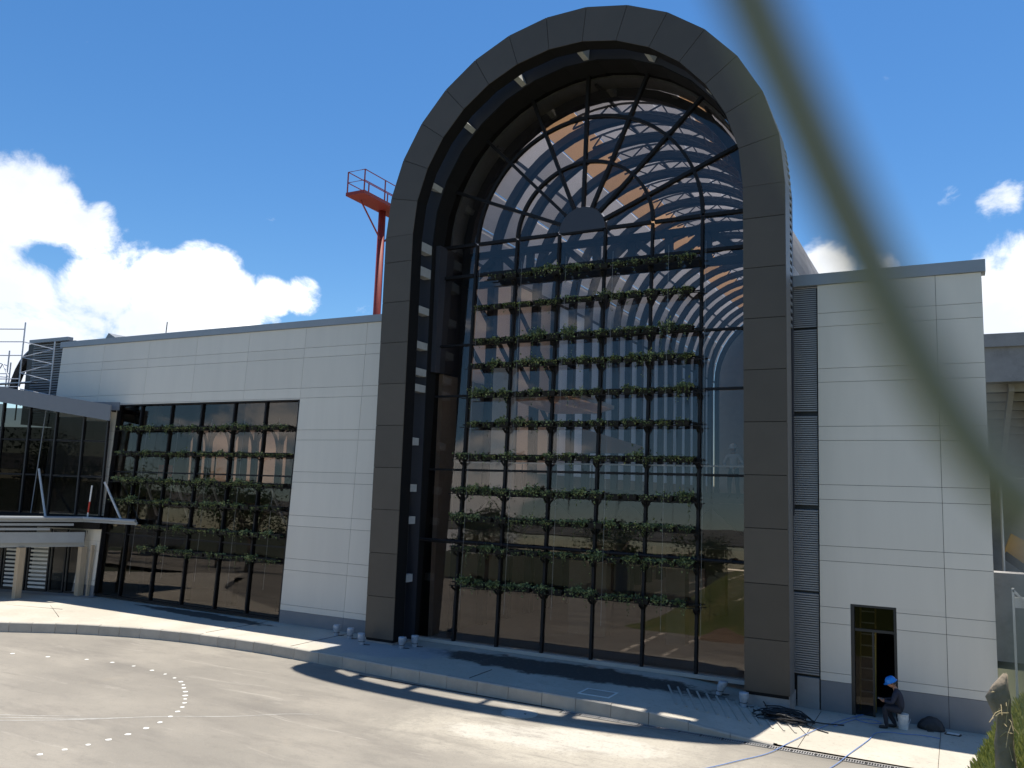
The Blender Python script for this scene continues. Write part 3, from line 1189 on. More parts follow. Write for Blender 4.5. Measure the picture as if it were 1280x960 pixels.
for s in range(8):
    for k in range(3):
        p_ = MB(leany(Y0))
        a0, a1 = math.pi * s / 8, math.pi * (s + 1) / 8
        r0, r1 = GR[k] + .04, GR[k + 1] - .04
        r1 = r1 if k < 2 else 6.0
        d0, d1 = .03 / r0, .03 / r1
        NN = 5
        poly = [fanp(r0, a0 + d0 + (a1 - a0 - 2 * d0) * t / NN) for t in range(NN + 1)] + [fanp(r1, a1 - d1 - (a1 - a0 - 2 * d1) * t / NN) for t in range(NN + 1)]
        p_.prism(poly, .04, .052)
        p_.build('pane', M['glass'], glz)
for s in range(1, 8):
    a = math.pi * s / 8
    p_ = MB(leany(Y0))
    x0, z0 = fanp(GR[0] - .02, a)
    x1, z1 = fanp(6.0, a)
    p_.bar((x0, .02, z0), (x1, .02, z1), .16, .11, 0, (-math.sin(a), 0, math.cos(a)))
    p_.build('fan_spoke', M['mull'], glz)
for k in (1, 2):
    for s in range(8):
        p_ = MB(leany(Y0))
        a0, a1 = math.pi * s / 8 + .06 / GR[k], math.pi * (s + 1) / 8 - .06 / GR[k]
        pts = [fanp(GR[k], a0 + (a1 - a0) * t / 5) for t in range(6)]
        inn = [fanp(GR[k] - .05, a0 + (a1 - a0) * t / 5) for t in range(6)]
        out_ = [fanp(GR[k] + .05, a0 + (a1 - a0) * t / 5) for t in range(6)]
        p_.prism(inn + out_[::-1], -.05, .11)
        p_.build('fan_arc', M['mull'], glz)
p_ = MB(leany(Y0))
p_.prism([fanp(.86, math.pi * t / 18) for t in range(19)], -.06, .13)
p_.build('fan_hub', M['navy'], glz)
# horizontal pipe rail in front of the glass, with clamps
p_ = MB()
yr = gy(3.8) - .30
p_.tube([(-5.35, yr, 3.84), (0, yr, 3.82), (6.1, yr, 3.78)], .05, 8)
for k in range(12):
    x = -4.9 + k * .95
    p_.box(x, x + .06, yr - .07, yr + .28, 3.78, 3.88)
p_.build('pipe_rail', M['mull'], hall, smooth=False)
# thin vertical cables that steady the planters
for x in (-3.45, -1.75, -.05, 1.65, 3.55, 4.75):
    p_ = MB()
    p_.tube([(x, gy(1.6) - .46, 1.6), (x, gy(13.6) - .46, 13.6)], .0042, 5)
    p_.build('cable', M['wire'], hall)

# vault: ribs every two metres, panels between
m_ = MB()
for a in (0, 45, 90, 135, 180):
    a_ = R_(a)
    x, z = CX + 5.66 * math.cos(a_), ZS + 5.66 * math.sin(a_)
    m_.bar((x, 1.6, z), (x, 41.5, z), .10, .10)
vault = m_.build('vault', M['lattice'], hall)
NV = 24


def arcband(m_, r0, r1, y0, y1, a0=0., a1=math.pi, nn=NV, legs=None):
    ps = [(a0 + (a1 - a0) * k / nn) for k in range(nn + 1)]
    I = [(CX + r0 * math.cos(a), ZS + r0 * math.sin(a)) for a in ps]
    O = [(CX + r1 * math.cos(a), ZS + r1 * math.sin(a)) for a in ps]
    if legs is not None:
        I = [(CX + r0, legs)] + I + [(CX - r0, legs)]
        O = [(CX + r1, legs)] + O + [(CX - r1, legs)]
    for k in range(len(I) - 1):
        q = [I[k], I[k + 1], O[k + 1], O[k]]
        m_.add([(x, y0, z) for x, z in q] + [(x, y1, z) for x, z in q], [(0, 1, 2, 3), (7, 6, 5, 4), (0, 4, 5, 1), (2, 6, 7, 3)])


m_ = MB()
arcband(m_, 5.30, 5.62, -.17, .17, legs=.42)
ribm = m_.mesh('rib', M['rib'], off=(CX, 0, 0))
NB = 19
for k in range(NB + 1):
    place('rib', ribm, vault, Vector((CX, 2.2 + 2 * k, 0)) - wloc(vault) - Vector((0, 0, 0)) - Vector((0, 0, 0)))
# lattice arch between ribs at the crown, right of centre
m_ = MB()
aa = [R_(42 + 66 * k / 12) for k in range(13)]
for r in (5.58, 5.18):
    m_.tube([(CX + r * math.cos(a), 0, ZS + r * math.sin(a)) for a in aa], .045, 5)
for k in range(12):
    r0, r1 = (5.58, 5.18) if k % 2 else (5.18, 5.58)
    m_.bar((CX + r0 * math.cos(aa[k]), 0, ZS + r0 * math.sin(aa[k])), (CX + r1 * math.cos(aa[k + 1]), 0, ZS + r1 * math.sin(aa[k + 1])), .05, .05, 0, (0, 1, 0))
latm = m_.mesh('lattice_arch', M['lattice'], off=(CX, 0, 0))
for k in range(NB):
    place('lattice_arch', latm, vault, Vector((CX, 3.2 + 2 * k, 0)) - wloc(vault))
# roof panels
NPAN = 12
pm = []
for s in range(NPAN):
    a0, a1 = math.pi * s / NPAN + .004, math.pi * (s + 1) / NPAN - .004
    m_ = MB()
    arcband(m_, 5.70, 5.73, -.998, .998, a0, a1, 3)
    pm.append(m_.mesh('roof_panel', M['polyb'] if s in (3, 7) else M['poly'], off=(CX, 0, 0)))
for k in range(NB):
    for s in range(NPAN):
        place('roof_panel', pm[s], vault, Vector((CX, 3.2 + 2 * k, 0)) - wloc(vault))
# front closing strip of the vault
m_ = MB()
arcband(m_, 5.70, 5.78, 1.35, 2.22)
m_.build('vault_collar', M['clad'], hall)
# side walls
m_ = MB()
m_.box(-1, 1, 0, .03, 0, 1)
for s in (-1, 1):
    xw = CX + s * 5.72
    for k in range(NB):
        y0, y1 = 2.22 + 2 * k, 4.18 + 2 * k
        p_ = MB()
        p_.box(xw - .02, xw + .02, y0, y1, 9.85 if (s > 0 or k < 2) else 6.26, ZS - .02)
        p_.build('side_panel', M['salmon'] if (s < 0 and k < 4) else M['pale'], hall)
    p_ = MB()
    p_.box(xw - .1, xw + .1, 1.0, 41.5 if s > 0 else 6.18, .3, 9.82)
    if s < 0:
        p_.box(xw - .1, xw + .1, 6.18, 41.5, .3, 6.40)
    p_.build('side_wall', M['inwall'], hall)
    p_ = MB()
    p_.box(xw - .1, xw + .1, .43, 2.2, 9.83, ZS - .02)
    p_.build('side_return', M['navy'], hall)
m_ = MB()
m_.box(CX - 5.6, CX + 5.6, .8, 41.5, .30, .43)
m_.build('floor', M['infloor'], hall)
m_ = MB()
m_.prism([(CX - 5.7, .43), (CX + 5.7, .43), (CX + 5.7, ZS)] + [(CX + 5.7 * math.cos(math.pi * k / 16), ZS + 5.7 * math.sin(math.pi * k / 16)) for k in range(1, 17)], 41.5, 41.7)
m_.build('end_wall', M['inwall'], hall)
# truss at springing level behind the glass
m_ = MB()
for z in (14.5, 13.35):
    m_.bar((CX - 5.3, 2.0, z), (CX + 5.3, 2.0, z), .22, .24)
xs = [CX - 5.3 + 10.6 * k / 8 for k in range(9)]
for k in range(8):
    a, b = (14.5, 13.35) if k % 2 else (13.35, 14.5)
    m_.bar((xs[k], 2.0, a), (xs[k + 1], 2.0, b), .24, .2, 0, (0, 1, 0))
    m_.bar((xs[k], 2.0, 13.35), (xs[k], 2.0, 14.5), .26, .2, 0, (0, 1, 0))
m_.build('spring_truss', M['rib'], hall)
# side bracing
m_ = MB()
for y0 in (2.2, 6.2):
    m_.bar((CX - 5.45, y0, 13.6), (CX - 5.45, y0 + 4, 10.6), .12, .16)
    m_.bar((CX - 5.45, y0, 11.4), (CX - 5.45, y0 + 4, 8.4), .12, .16)
m_.build('side_bracing', M['rib'], hall)
# walkway across the hall
m_ = MB()
m_.box(CX - 5.55, CX + 5.55, 1.9, 3.5, 5.45, 5.60)
wk = m_.build('walkway', M['indark'], hall)
m_ = MB()
m_.bar((CX - 5.5, 1.9, 4.1), (CX + 5.5, 1.9, 4.1), .16, .2)
m_.bar((CX - 5.5, 1.9, 5.36), (CX + 5.5, 1.9, 5.36), .16, .16)
for k in range(8):
    x0, x1 = CX - 5.4 + k * 1.35, CX - 5.4 + (k + 1) * 1.35
    a, b = (5.3, 4.15) if k % 2 else (4.15, 5.3)
    m_.bar((x0, 1.9, a), (x1, 1.9, b), .12, .14, 0, (0, 1, 0))
m_.box(CX - 5.5, CX + 5.5, 2.15, 2.2, 4.1, 5.4)
m_.build('walkway_truss', M['indark'], wk)
m_ = MB()
m_.tube([(CX - 5.5, 1.95, 6.62), (CX + 5.5, 1.95, 6.62)], .03, 6)
m_.build('handrail', M['white'], wk)
for k in range(9):
    p_ = MB()
    x = CX - 5.4 + k * 1.35
    p_.bar((x, 1.95, 5.6), (x, 1.95, 6.6), .03, .03)
    p_.build('baluster', M['indark'], wk)
# pale interior columns, rooms and slabs deeper in
for (x, y, w, z0, z1) in [(-3.45, 2.3, .75, 5.6, 10.2), (1.8, 13, .9, .43, 5.0), (-2.2, 12, .8, .43, 5.0), (4.2, 15, .9, .43, 9.0), (-.8, 4.6, 1.5, .43, 3.6), (2.5, 4.8, .7, .43, 3.6)]:
    p_ = MB()
    p_.box(x - w / 2, x + w / 2, y, y + .5, z0, z1)
    p_.build('column', M['white'] if z0 > 1 else M['inwall'], hall)
p_ = MB()
p_.box(CX - 5.55, CX + 5.55, 8.0, 20.0, 5.5, 5.8)
p_.build('mezzanine_slab', M['indark'], hall)
p_ = MB()
p_.slab([(-4.0, 4.0), (-1.0, 3.0), (-1.3, 8.2), (-3.0, 10.2), (-5.0, 10.0)], 9.2, 9.24)
p_.build('hung_ceiling', M['salmon'], hall)
p_ = MB()
for a_, b_ in (((-4.0, 3.97), (-.98, 2.97)), ((-.97, 3.0), (-1.27, 8.2)), ((-1.3, 8.23), (-3.0, 10.23))):
    p_.bar((a_[0], a_[1], 9.25), (b_[0], b_[1], 9.25), .05, .16)
p_.build('ceiling_edge', M['white'], hall)
p_ = MB()
p_.prism([(-2.6, 7.3), (.1, 7.3), (.1, 7.6), (-2.6, 8.35)], 8.0, 8.04)
p_.build('sloping_screen', M['salmon'], hall)

# ------------------------------------------------------------------ right wing
DX0, DX1, DZ = 8.80, 9.93, 2.90
rw = thing('side_wing', 'white panel clad block right of the arch with a narrow door', 'building', (10, 0, 0))
m_ = MB(leany(.0))
m_.box(8.02, DX0, .004, .25, -.05, 12.0)
m_.box(DX1, 12.2, .004, .25, -.05, 12.0)
m_.box(DX0, DX1, .004, .25, DZ, 12.0)
rwall = m_.build('wall', M['joint'], rw)
panel_wall(rwall, [8.02, 11.09, 12.2], [(DX0, DX1, -1, DZ)], 0, .02)
m_ = MB(leany(0))
m_.box(7.2, 12.3, -.10, .45, 11.885, 12.22)
m_.build('parapet_cap', M['cap'], rw)
m_ = MB()
m_.box(12.0, 12.199, .8, 9, -.05, 11.6)
m_.box(7.0, 12.0, 8.8, 9, -.05, 11.6)
m_.build('flank_wall', M['panel'], rw)
m_ = MB()
m_.box(6.2, 12.0, .9, 8.8, 9.5, 9.7)
m_.build('roof_deck', M['concl'], rw)
# louvre strip
m_ = MB(leany(.12))
m_.box(7.30, 8.0, .0, .1, .2, 11.86)
lv = m_.build('louvre_back', M['black'], rw)
m_ = MB(leany(.12))
z = .92
while z < 11.8:
    if not any(abs(z - q) < .05 for q in (3.1, 5.4, 8.1, 10.6)):
        m_.add([(7.32, -.10, z), (7.985, -.10, z), (7.985, -.012, z + .03), (7.32, -.012, z + .03), (7.32, -.10, z + .038), (7.985, -.10, z + .038), (7.985, -.012, z + .061), (7.32, -.012, z + .061)],
               [(0, 3, 2, 1), (4, 5, 6, 7), (0, 1, 5, 4), (1, 2, 6, 5), (2, 3, 7, 6), (3, 0, 4, 7)])
    z += .062
tag(m_.build('louvre_slats', M['louvre'], lv), kind='stuff')
m_ = MB(leany(.12))
m_.box(7.42, 7.99, -.16, -.005, .02, .85)
m_.build('louvre_base', M['conc'], rw)
# door
m_ = MB(leany(0))
m_.box(DX0 + .002, DX0 + .09, -.03, .22, .02, DZ - .002)
m_.box(DX1 - .07, DX1 - .002, -.03, .22, .02, DZ - .002)
m_.box(DX0 + .092, DX1 - .072, -.03, .22, DZ - .06, DZ - .002)
m_.box(DX0 + .092, DX1 - .072, .03, .12, 2.20, 2.27)
door = m_.build('door', M['black'], rw)
m_ = MB(leany(0))
m_.box(DX0 + .10, DX1 - .08, .07, .08, 2.275, DZ - .065)
m_.build('transom_pane', M['glassE'], door)
m_ = MB(leany(0))
m_.box(DX0 + .10, DX0 + .52, .07, .08, .06, 2.195)
m_.build('door_pane', M['glassE'], door)
m_ = MB(leany(0))
m_.box(DX0 + .52, DX0 + .57, .05, .10, .04, 2.195)
m_.build('door_stile', M['black'], door)
m_ = MB()
m_.box(8.4, 11.9, .35, 6, -.04, .0)
m_.box(8.4, 11.9, 5.9, 6, 0, 3.6)
m_.box(8.4, 8.5, .4, 5.9, 0, 3.6)
m_.box(11.8, 11.9, .4, 5.9, 0, 3.6)
m_.box(8.4, 11.9, .4, 6, 3.6, 3.7)
m_.build('room', M['indark'], rw)

# ladder standing inside the door
ld = thing('stepladder', 'tall yellow ladder standing just inside the narrow door', 'ladder', (9.1, .7, 0))
for x in (8.95, 9.33):
    m_ = MB()
    m_.bar((x, .62, 0), (x + .03, .95, 3.3), .035, .075)
    m_.build('rail', M['yellow'], ld)
for k in range(10):
    m_ = MB()
    t = .3 * (k + .8) / 3.3
    m_.bar((8.97, .62 + .33 * t, .3 * (k + .8)), (9.33, .62 + .33 * t, .3 * (k + .8)), .035, .03)
    m_.build('rung', M['alu'], ld)

# ------------------------------------------------------------------ entrance wing and canopy on the left
EA = Vector((-22.45, -.05))                # corner with the long wing
ED = Vector((-.958, -.287)).normalized()     # along the entrance front, toward the road
EN = Vector((-ED.y, ED.x))
if EN.y > 0:
    EN = -EN


def ep(s, d=0.0):
    q = EA + ED * s + EN * d
    return (q.x, q.y)


def eq(s, d, z):
    x, y = ep(s, d)
    return (x, y, z)


ew = thing('entrance_wing', 'dark glazed entrance wing with blue grey roof edge at far left', 'building', (EA.x, EA.y, .35))
LEN = 16.0


def zroof(s):
    return 8.90 + .135 * s


m_ = MB()
for (d0, d1, top, bot, s0) in [(.53, .60, 0.0, -.71, -.42)]:
    m_.add([eq(s0, d1, zroof(s0) + bot), eq(LEN, d1, zroof(LEN) + bot), eq(LEN, d1, zroof(LEN)), eq(s0, d1, zroof(s0)),
            eq(s0, d0, zroof(s0) + bot), eq(LEN, d0, zroof(LEN) + bot), eq(LEN, d0, zroof(LEN)), eq(s0, d0, zroof(s0))],
           [(0, 1, 2, 3), (7, 6, 5, 4), (0, 4, 5, 1), (1, 5, 6, 2), (2, 6, 7, 3), (3, 7, 4, 0)])
m_.build('roof_fascia', M['fasciaE'], ew)
m_ = MB()
m_.add([eq(0, .545, zroof(0) - .3), eq(LEN, .545, zroof(LEN) - .3), eq(LEN, -7, zroof(LEN) - .3), eq(0.0, -4.5, zroof(0) - .3),
        eq(0, .545, zroof(0) - .12), eq(LEN, .545, zroof(LEN) - .12), eq(LEN, -7, zroof(LEN) - .12), eq(0.0, -4.5, zroof(0) - .12)],
       [(0, 1, 2, 3), (7, 6, 5, 4), (0, 4, 5, 1), (1, 5, 6, 2), (2, 6, 7, 3), (3, 7, 4, 0)])
m_.build('roof', M['soffit'], ew)
m_ = MB()
m_.bar(eq(.25, .1, zroof(0) - .25), eq(.25, .1, zroof(0) + .12), 1.5, .05, 0, (EN.x, EN.y, 0))
m_.build('roof_end_flashing', M['fasciaE'], ew)
# glazed front in panels
SJ = [0.05, 1.3, 2.75, 4.2, 5.65, 7.1, 8.55, 10.0, 13.0, 16.0]
m_ = MB()
m_.add([eq(0, .03, 3.3), eq(LEN, .03, 3.3), eq(LEN, .03, 3.9), eq(0, .03, 3.9), eq(0, -.15, 3.3), eq(LEN, -.15, 3.3), eq(LEN, -.15, 3.9), eq(0, -.15, 3.9)],
       [(0, 1, 2, 3), (7, 6, 5, 4), (0, 4, 5, 1), (1, 5, 6, 2), (2, 6, 7, 3), (3, 7, 4, 0)])
front = m_.build('storey_band', M['soffit'], ew)
for i in range(len(SJ) - 1):
    for (z0, z1) in ((3.95, 5.6), (5.68, 7.2), (7.28, 8.25)):
        p_ = MB()
        a, b = SJ[i] + .05, SJ[i + 1] - .05
        zt = z1 if z1 < 8 else 8.15 + .13 * SJ[i]
        p_.add([eq(a, 0, z0), eq(b, 0, z0), eq(b, 0, zt), eq(a, 0, zt), eq(a, -.015, z0), eq(b, -.015, z0), eq(b, -.015, zt), eq(a, -.015, zt)],
               [(0, 1, 2, 3), (7, 6, 5, 4), (0, 4, 5, 1), (1, 5, 6, 2), (2, 6, 7, 3), (3, 7, 4, 0)])
        p_.build('pane', M['glassU'], front)
    p_ = MB()
    p_.bar(eq(SJ[i], .02, 3.9), eq(SJ[i], .02, 8.2 + .13 * SJ[i]), .07, .14, 0, (EN.x, EN.y, 0))
    p_.build('mullion', M['black'], front)
for z in (5.64, 7.24):
    p_ = MB()
    p_.bar(eq(.06, 0, z), eq(LEN, 0, z), .1, .06)
    p_.build('transom', M['mull'], front)
m_ = MB()
m_.tube([eq(3.55, .12, 3.9), eq(3.3, .12, 8.6)], .022, 6)
m_.build('downpipe', M['clad'], ew)
# room behind
m_ = MB()
m_.add([eq(0, -6, .36), eq(LEN, -6, .36), eq(LEN, -6, 8.2), eq(0, -6, 8.2)], [(0, 1, 2, 3)])
m_.add([eq(0, -.3, 5.5), eq(LEN, -.3, 5.5), eq(LEN, -6, 5.5), eq(0, -6, 5.5)], [(0, 1, 2, 3)])
m_.build('inner_wall', M['indark'], ew)
m_ = MB()
m_.add([eq(-.2, .3, .37), eq(LEN, .3, .37), eq(LEN, -6, .37), eq(-.2, -6, .37)], [(0, 1, 2, 3)])
m_.build('floor', M['conc'], ew)
# ground floor: glazed doors and a bright louvred screen
for (s0, s1, kind_) in [(.15, .95, 'd'), (1.05, 1.85, 'g'), (1.95, 2.7, 'g'), (2.8, 3.9, 'l'), (4.0, 5.2, 'l'), (5.3, 6.6, 'g'), (6.7, 8, 'g')]:
    m_ = MB()
    d = -.45
    for (a, b, c, e_) in ((s0, s0 + .06, .38, 3.2), (s1 - .06, s1, .38, 3.2), (s0 + .06, s1 - .06, 3.12, 3.2), (s0 + .06, s1 - .06, .38, .46)):
        m_.add([eq(a, d + .05, c), eq(b, d + .05, c), eq(b, d + .05, e_), eq(a, d + .05, e_), eq(a, d - .05, c), eq(b, d - .05, c), eq(b, d - .05, e_), eq(a, d - .05, e_)],
               [(0, 1, 2, 3), (7, 6, 5, 4), (0, 4, 5, 1), (1, 5, 6, 2), (2, 6, 7, 3), (3, 7, 4, 0)])
    f_ = m_.build('door' if kind_ == 'd' else 'glazed_bay', M['black'], ew)
    m_ = MB()
    if kind_ == 'l':
        for j in range(14):
            z = .55 + j * .18
            p_ = MB()
            p_.bar(eq(s0 + .08, d, z), eq(s1 - .08, d, z), .03, .09)
            p_.build('slat', M['white'], f_)
    else:
        m_.add([eq(s0 + .065, d, .47), eq(s1 - .065, d, .47), eq(s1 - .065, d, 3.11), eq(s0 + .065, d, 3.11), eq(s0 + .065, d - .012, .47), eq(s1 - .065, d - .012, .47), eq(s1 - .065, d - .012, 3.11), eq(s0 + .065, d - .012, 3.11)],
               [(0, 1, 2, 3), (7, 6, 5, 4), (0, 4, 5, 1), (1, 5, 6, 2), (2, 6, 7, 3), (3, 7, 4, 0)])
        m_.build('pane', M['glassE'], f_)
        if kind_ == 'd':
            m_ = MB()
            m_.tube([eq(s1 - .16, d + .09, 1.2), eq(s1 - .16, d + .09, 1.75)], .016, 6)
            m_.build('handle', M['alu'], f_)

# entrance canopy
cn = thing('entrance_canopy', 'low flat grey metal canopy on timber columns over the entrance', 'canopy', (-24, -1.5, .35))
CD = Vector((-.47, -.88)).normalized()
CN = Vector((.88, -.47)).normalized()


def cq(t, d, z):
    q = Vector((-23.17, -.28)) + CD * t + CN * d
    return (q.x, q.y, z)


m_ = MB()
e1, e2 = cq(.15, .35, 0), cq(9, .6, 0)
m_.slab([(-19.9, -.16), (-19.9, -.10), (-22.6, -.09), (-22.95, -.3), (-27.5, -1.75), (-34, -4.0), (e2[0], e2[1]), (e1[0], e1[1])][::-1], 3.62, 3.74)
m_.build('roof_sheet', M['canopy'], cn)
m_ = MB()
m_.bar(cq(.0, .12, 2.93), cq(9, .12, 2.93), .16, .46)
m_.build('edge_beam', M['canopy'], cn)
m_ = MB()
m_.bar(cq(-.05, -.10, 2.60), cq(9, -.10, 2.60), .2, .18)
m_.build('column_beam', M['canopy'], cn)
m_ = MB()
m_.tube([(-19.92, -.2, 3.79), (e1[0] + .05, e1[1] - .05, 3.79), cq(9, .66, 3.79)], .075, 8)
m_.build('gutter', M['canopy'], cn)
for k, (d, z) in enumerate(((.30, 3.50), (.22, 3.30))):
    m_ = MB()
    m_.bar(cq(.5 + k * .9, d, z), cq(9, d, z), .12, .10)
    m_.build('purlin', M['canopy'], cn)
for t in (0, 2.39):
    m_ = MB()
    x, y, _z = cq(t, -.05, 0)
    m_.box(x - .13, x + .13, y - .13, y + .13, .34, 2.5)
    m_.build('timber_column', M['timber'], cn)
m_ = MB()
m_.bar((-22.80, -.12, .36), (-22.72, -.12, 2.6), .10, .12)
m_.build('timber_column', M['timber'], cn)
for (a, b) in [((-25.6, -1.15, 5.9), (-24.2, -1.5, 3.75)), ((-22.35, -.10, 5.4), (-20.9, -.15, 3.75))]:
    m_ = MB()
    m_.tube([a, b], .05, 8)
    m_.build('tie_rod', M['strut'], cn)
pole = thing('marker_pole', 'short red and white banded pole standing on the canopy roof', 'pole', (-22.9, -.45, 3.8))
for k in range(6):
    m_ = MB()
    m_.tube([(-22.9 + .02 * k, -.4, 3.8 + .24 * k), (-22.9 + .02 * (k + 1), -.4, 3.8 + .24 * (k + 1))], .035, 8)
    m_.build('band', M['redpaint'] if k in (1, 2) else M['white'], pole)


# ------------------------------------------------------------------ things behind the roofs
mast = thing('access_mast', 'tall red steel mast with a railed platform rising behind the left roof', 'mast', (-14.4, 9, 5.15))
m_ = MB()
m_.tube([(-14.6, 8.9, 5.15), (-14.6, 8.9, 19.86)], [.22, .19], 12)
m_.build('post', M['red'], mast, smooth=True)
m_ = MB()
m_.box(-14.9, -13.75, 6.3, 11.2, 19.86, 20.03)
m_.build('platform', M['red'], mast)
for (a, b) in [((-14.5, 8.7, 18.3), (-14.5, 7.0, 19.8)), ((-14.5, 9.1, 18.3), (-14.5, 10.6, 19.8))]:
    m_ = MB()
    m_.tube([a, b], .045, 6)
    m_.build('knee_brace', M['red'], mast)
for z in (20.55, 21.1):
    m_ = MB()
    m_.tube([(-14.85, 11.2, z), (-14.85, 6.35, z), (-13.8, 6.35, z), (-13.8, 11.2, z)], .025, 5)
    m_.build('rail', M['red'], mast)
for x in (-14.85, -13.8):
    for y in (6.35, 8.0, 9.6, 11.15):
        m_ = MB()
        m_.bar((x, y, 20.05), (x, y, 21.1), .05, .05)
        m_.build('rail_post', M['red'], mast)
m_ = MB()
for x in (-14.15, -13.75):
    m_.bar((x, 8.95, 10), (x, 8.95, 19.8), .03, .03)
m_.build('ladder_rail', M['alu'], mast)
for k in range(30):
    m_ = MB()
    m_.bar((-14.14, 8.95, 10.1 + .32 * k), (-13.76, 8.95, 10.1 + .32 * k), .03, .03)
    m_.build('ladder_rung', M['alu'], mast)

cb = thing('metal_clad_block', 'grey corrugated metal block at the far left behind the scaffold', 'building', (-30, 2, .35))
m_ = MB()
m_.box(-31.6, -27.75, 1.4, 7, 8.2, 12.45)
m_.build('core', M['black'], cb)
m_ = MB()
z = 8.25
while z < 12.4:
    m_.box(-31.0, -28.05, 1.30, 1.395, z, z + .075)
    z += .13
tag(m_.build('corrugations', M['clad'], cb), kind='stuff')
m_ = MB()
m_.box(-31.1, -27.9, 1.1, 1.39, 12.42, 12.6)
m_.build('cap', M['cap'], cb)
m_ = MB()
arc = [(-31.05 - 2.2 * math.sin(t), 1.8, 9.6 + 2.6 * math.cos(t)) for t in [i * .19 for i in range(9)]]
m_.tube(arc, .28, 6)
m_.build('curved_edge', M['black'], cb)

sc_ = thing('scaffold', 'bare tube scaffold standing on the roof at the far left edge', 'scaffold', (-31, .4, 8))
posts = [(-30.1, .2, 8.3, 13.3), (-31.9, .6, 8.3, 12.0), (-32.7, 1.2, 8.3, 11.5), (-28.3, .7, 8.3, 12.3), (-33.8, .0, 8.3, 13.4)]
for (x, y, z0, z1) in posts:
    m_ = MB()
    m_.tube([(x, y, z0), (x, y, z1)], .035, 6)
    m_.build('standard', M['galv'], sc_)
for (a, b) in [((-30.1, .2, 12.95), (-36, -.6, 13.2)), ((-30.1, .2, 12.3), (-36, -.6, 12.5)), ((-30.1, .2, 11.6), (-36, -.6, 11.75)), ((-30.1, .2, 10.4), (-36, -.4, 10.5)), ((-30.1, .2, 10.0), (-36, -.4, 10.05)),
               ((-30.1, .2, 12.3), (-28.3, .7, 11.9)), ((-30.1, .2, 11.5), (-28.3, .7, 11.9)), ((-30.1, .2, 11.5), (-28.3, .7, 11.15)), ((-30.1, .2, 10.7), (-28.3, .7, 11.15)), ((-30.1, .2, 10.7), (-28.3, .7, 10.3)), ((-30.1, .2, 9.9), (-28.3, .7, 9.6)),
               ((-31.9, .6, 11.2), (-36, .3, 12.2)), ((-31.9, .6, 10.6), (-36, .3, 10.9)), ((-32.7, 1.2, 10.9), (-36, 1.0, 11.0)), ((-30.1, .2, 10.0), (-29.3, -.1, 9.0)), ((-33.4, .5, 10.0), (-32.2, .5, 11.3)), ((-32.2, .5, 11.3), (-31.6, .5, 10.6))]:
    m_ = MB()
    m_.tube([a, b], .028, 6)
    m_.build('ledger', M['galv'], sc_)
for z in (10.2, 9.5):
    m_ = MB()
    m_.box(-34.5, -29.2, .25, .6, z, z + .05)
    m_.build('scaffold_board', M['galv'], sc_)

# concrete grandstand-like structure beyond the right wing
gs = thing('concrete_viaduct', 'weathered concrete deck on curved ribs seen past the right wing', 'structure', (17, 22, 0))
m_ = MB()
m_.box(9.0, 40, 18, 18.8, 11.15, 13.3)
m_.box(9.0, 40, 17.85, 19.0, 12.72, 13.32)
m_.build('edge_beam', M['conc'], gs)
m_ = MB()
m_.add([(9, 18.8, 11.4), (40, 18.8, 11.4), (40, 40, 7.5), (9, 40, 7.5), (9, 18.8, 11.9), (40, 18.8, 11.9), (40, 40, 8), (9, 40, 8)], [(0, 3, 2, 1), (4, 5, 6, 7), (0, 1, 5, 4), (1, 2, 6, 5), (2, 3, 7, 6), (3, 0, 4, 7)])
m_.build('deck', M['conc'], gs)
for k in range(11):
    p_ = MB()
    y = 19.4 + k * 1.5
    z = 11.25 - (y - 18.8) * .184
    p_.box(9, 40, y, y + .22, z - .28, z + .1)
    p_.build('cross_rib', M['concl'], gs)
for x in (13.75, 15.6, 17.5, 20.5):
    p_ = MB()
    pts = [(x, 18.9, 11.0), (x - .05, 20.5, 10.3), (x - .12, 22.5, 9.2), (x - .2, 25, 7.9), (x - .25, 27.5, 6.9), (x - .3, 30, 6.2)]
    for a, b in zip(pts, pts[1:]):
        p_.bar(a, b, .22, .42)
    p_.build('curved_rib', M['concl'], gs)
m_ = MB()
m_.box(9, 40, 30, 31, 0, 7.2)
m_.build('back_wall', M['conc'], gs)
m_ = MB()
m_.tube([(13.05, 16, 1.5), (13.05, 16, 7.2)], .06, 8)
m_.build('standpipe', M['alu'], gs)
m_ = MB()
m_.box(12.3, 18, 13, 14, -.2, 3.1)
tag(m_.build('retaining_wall', M['conc']), 'stained concrete retaining wall below the viaduct right of the white wing', 'wall')
oc = thing('orange_digger_arm', 'orange machine boom behind the right wing under the viaduct', 'machine', (14.2, 17, 3))
m_ = MB()
m_.add([(13.1, 16.8, 3.7), (14.8, 16.8, 2.7), (15.2, 16.8, 3.5), (13.4, 16.8, 4.5), (13.1, 17.4, 3.7), (14.8, 17.4, 2.7), (15.2, 17.4, 3.5), (13.4, 17.4, 4.5)], [(0, 1, 2, 3), (7, 6, 5, 4), (0, 4, 5, 1), (1, 5, 6, 2), (2, 6, 7, 3), (3, 7, 4, 0)])
m_.build('boom', M['orange'], oc)
m_ = MB()
m_.add([(13.0, 16.7, 3.5), (15.6, 16.7, 1.5), (15.6, 16.7, 1.9), (13.2, 16.7, 3.75), (13.0, 17.2, 3.5), (15.6, 17.2, 1.5), (15.6, 17.2, 1.9), (13.2, 17.2, 3.75)], [(0, 1, 2, 3), (7, 6, 5, 4), (0, 4, 5, 1), (1, 5, 6, 2), (2, 6, 7, 3), (3, 7, 4, 0)])
m_.build('track_guard', M['black'], oc)
m_ = MB()
m_.box(14.2, 14.9, 16.9, 17.3, .0, 2.3)
m_.build('undercarriage', M['black'], oc)
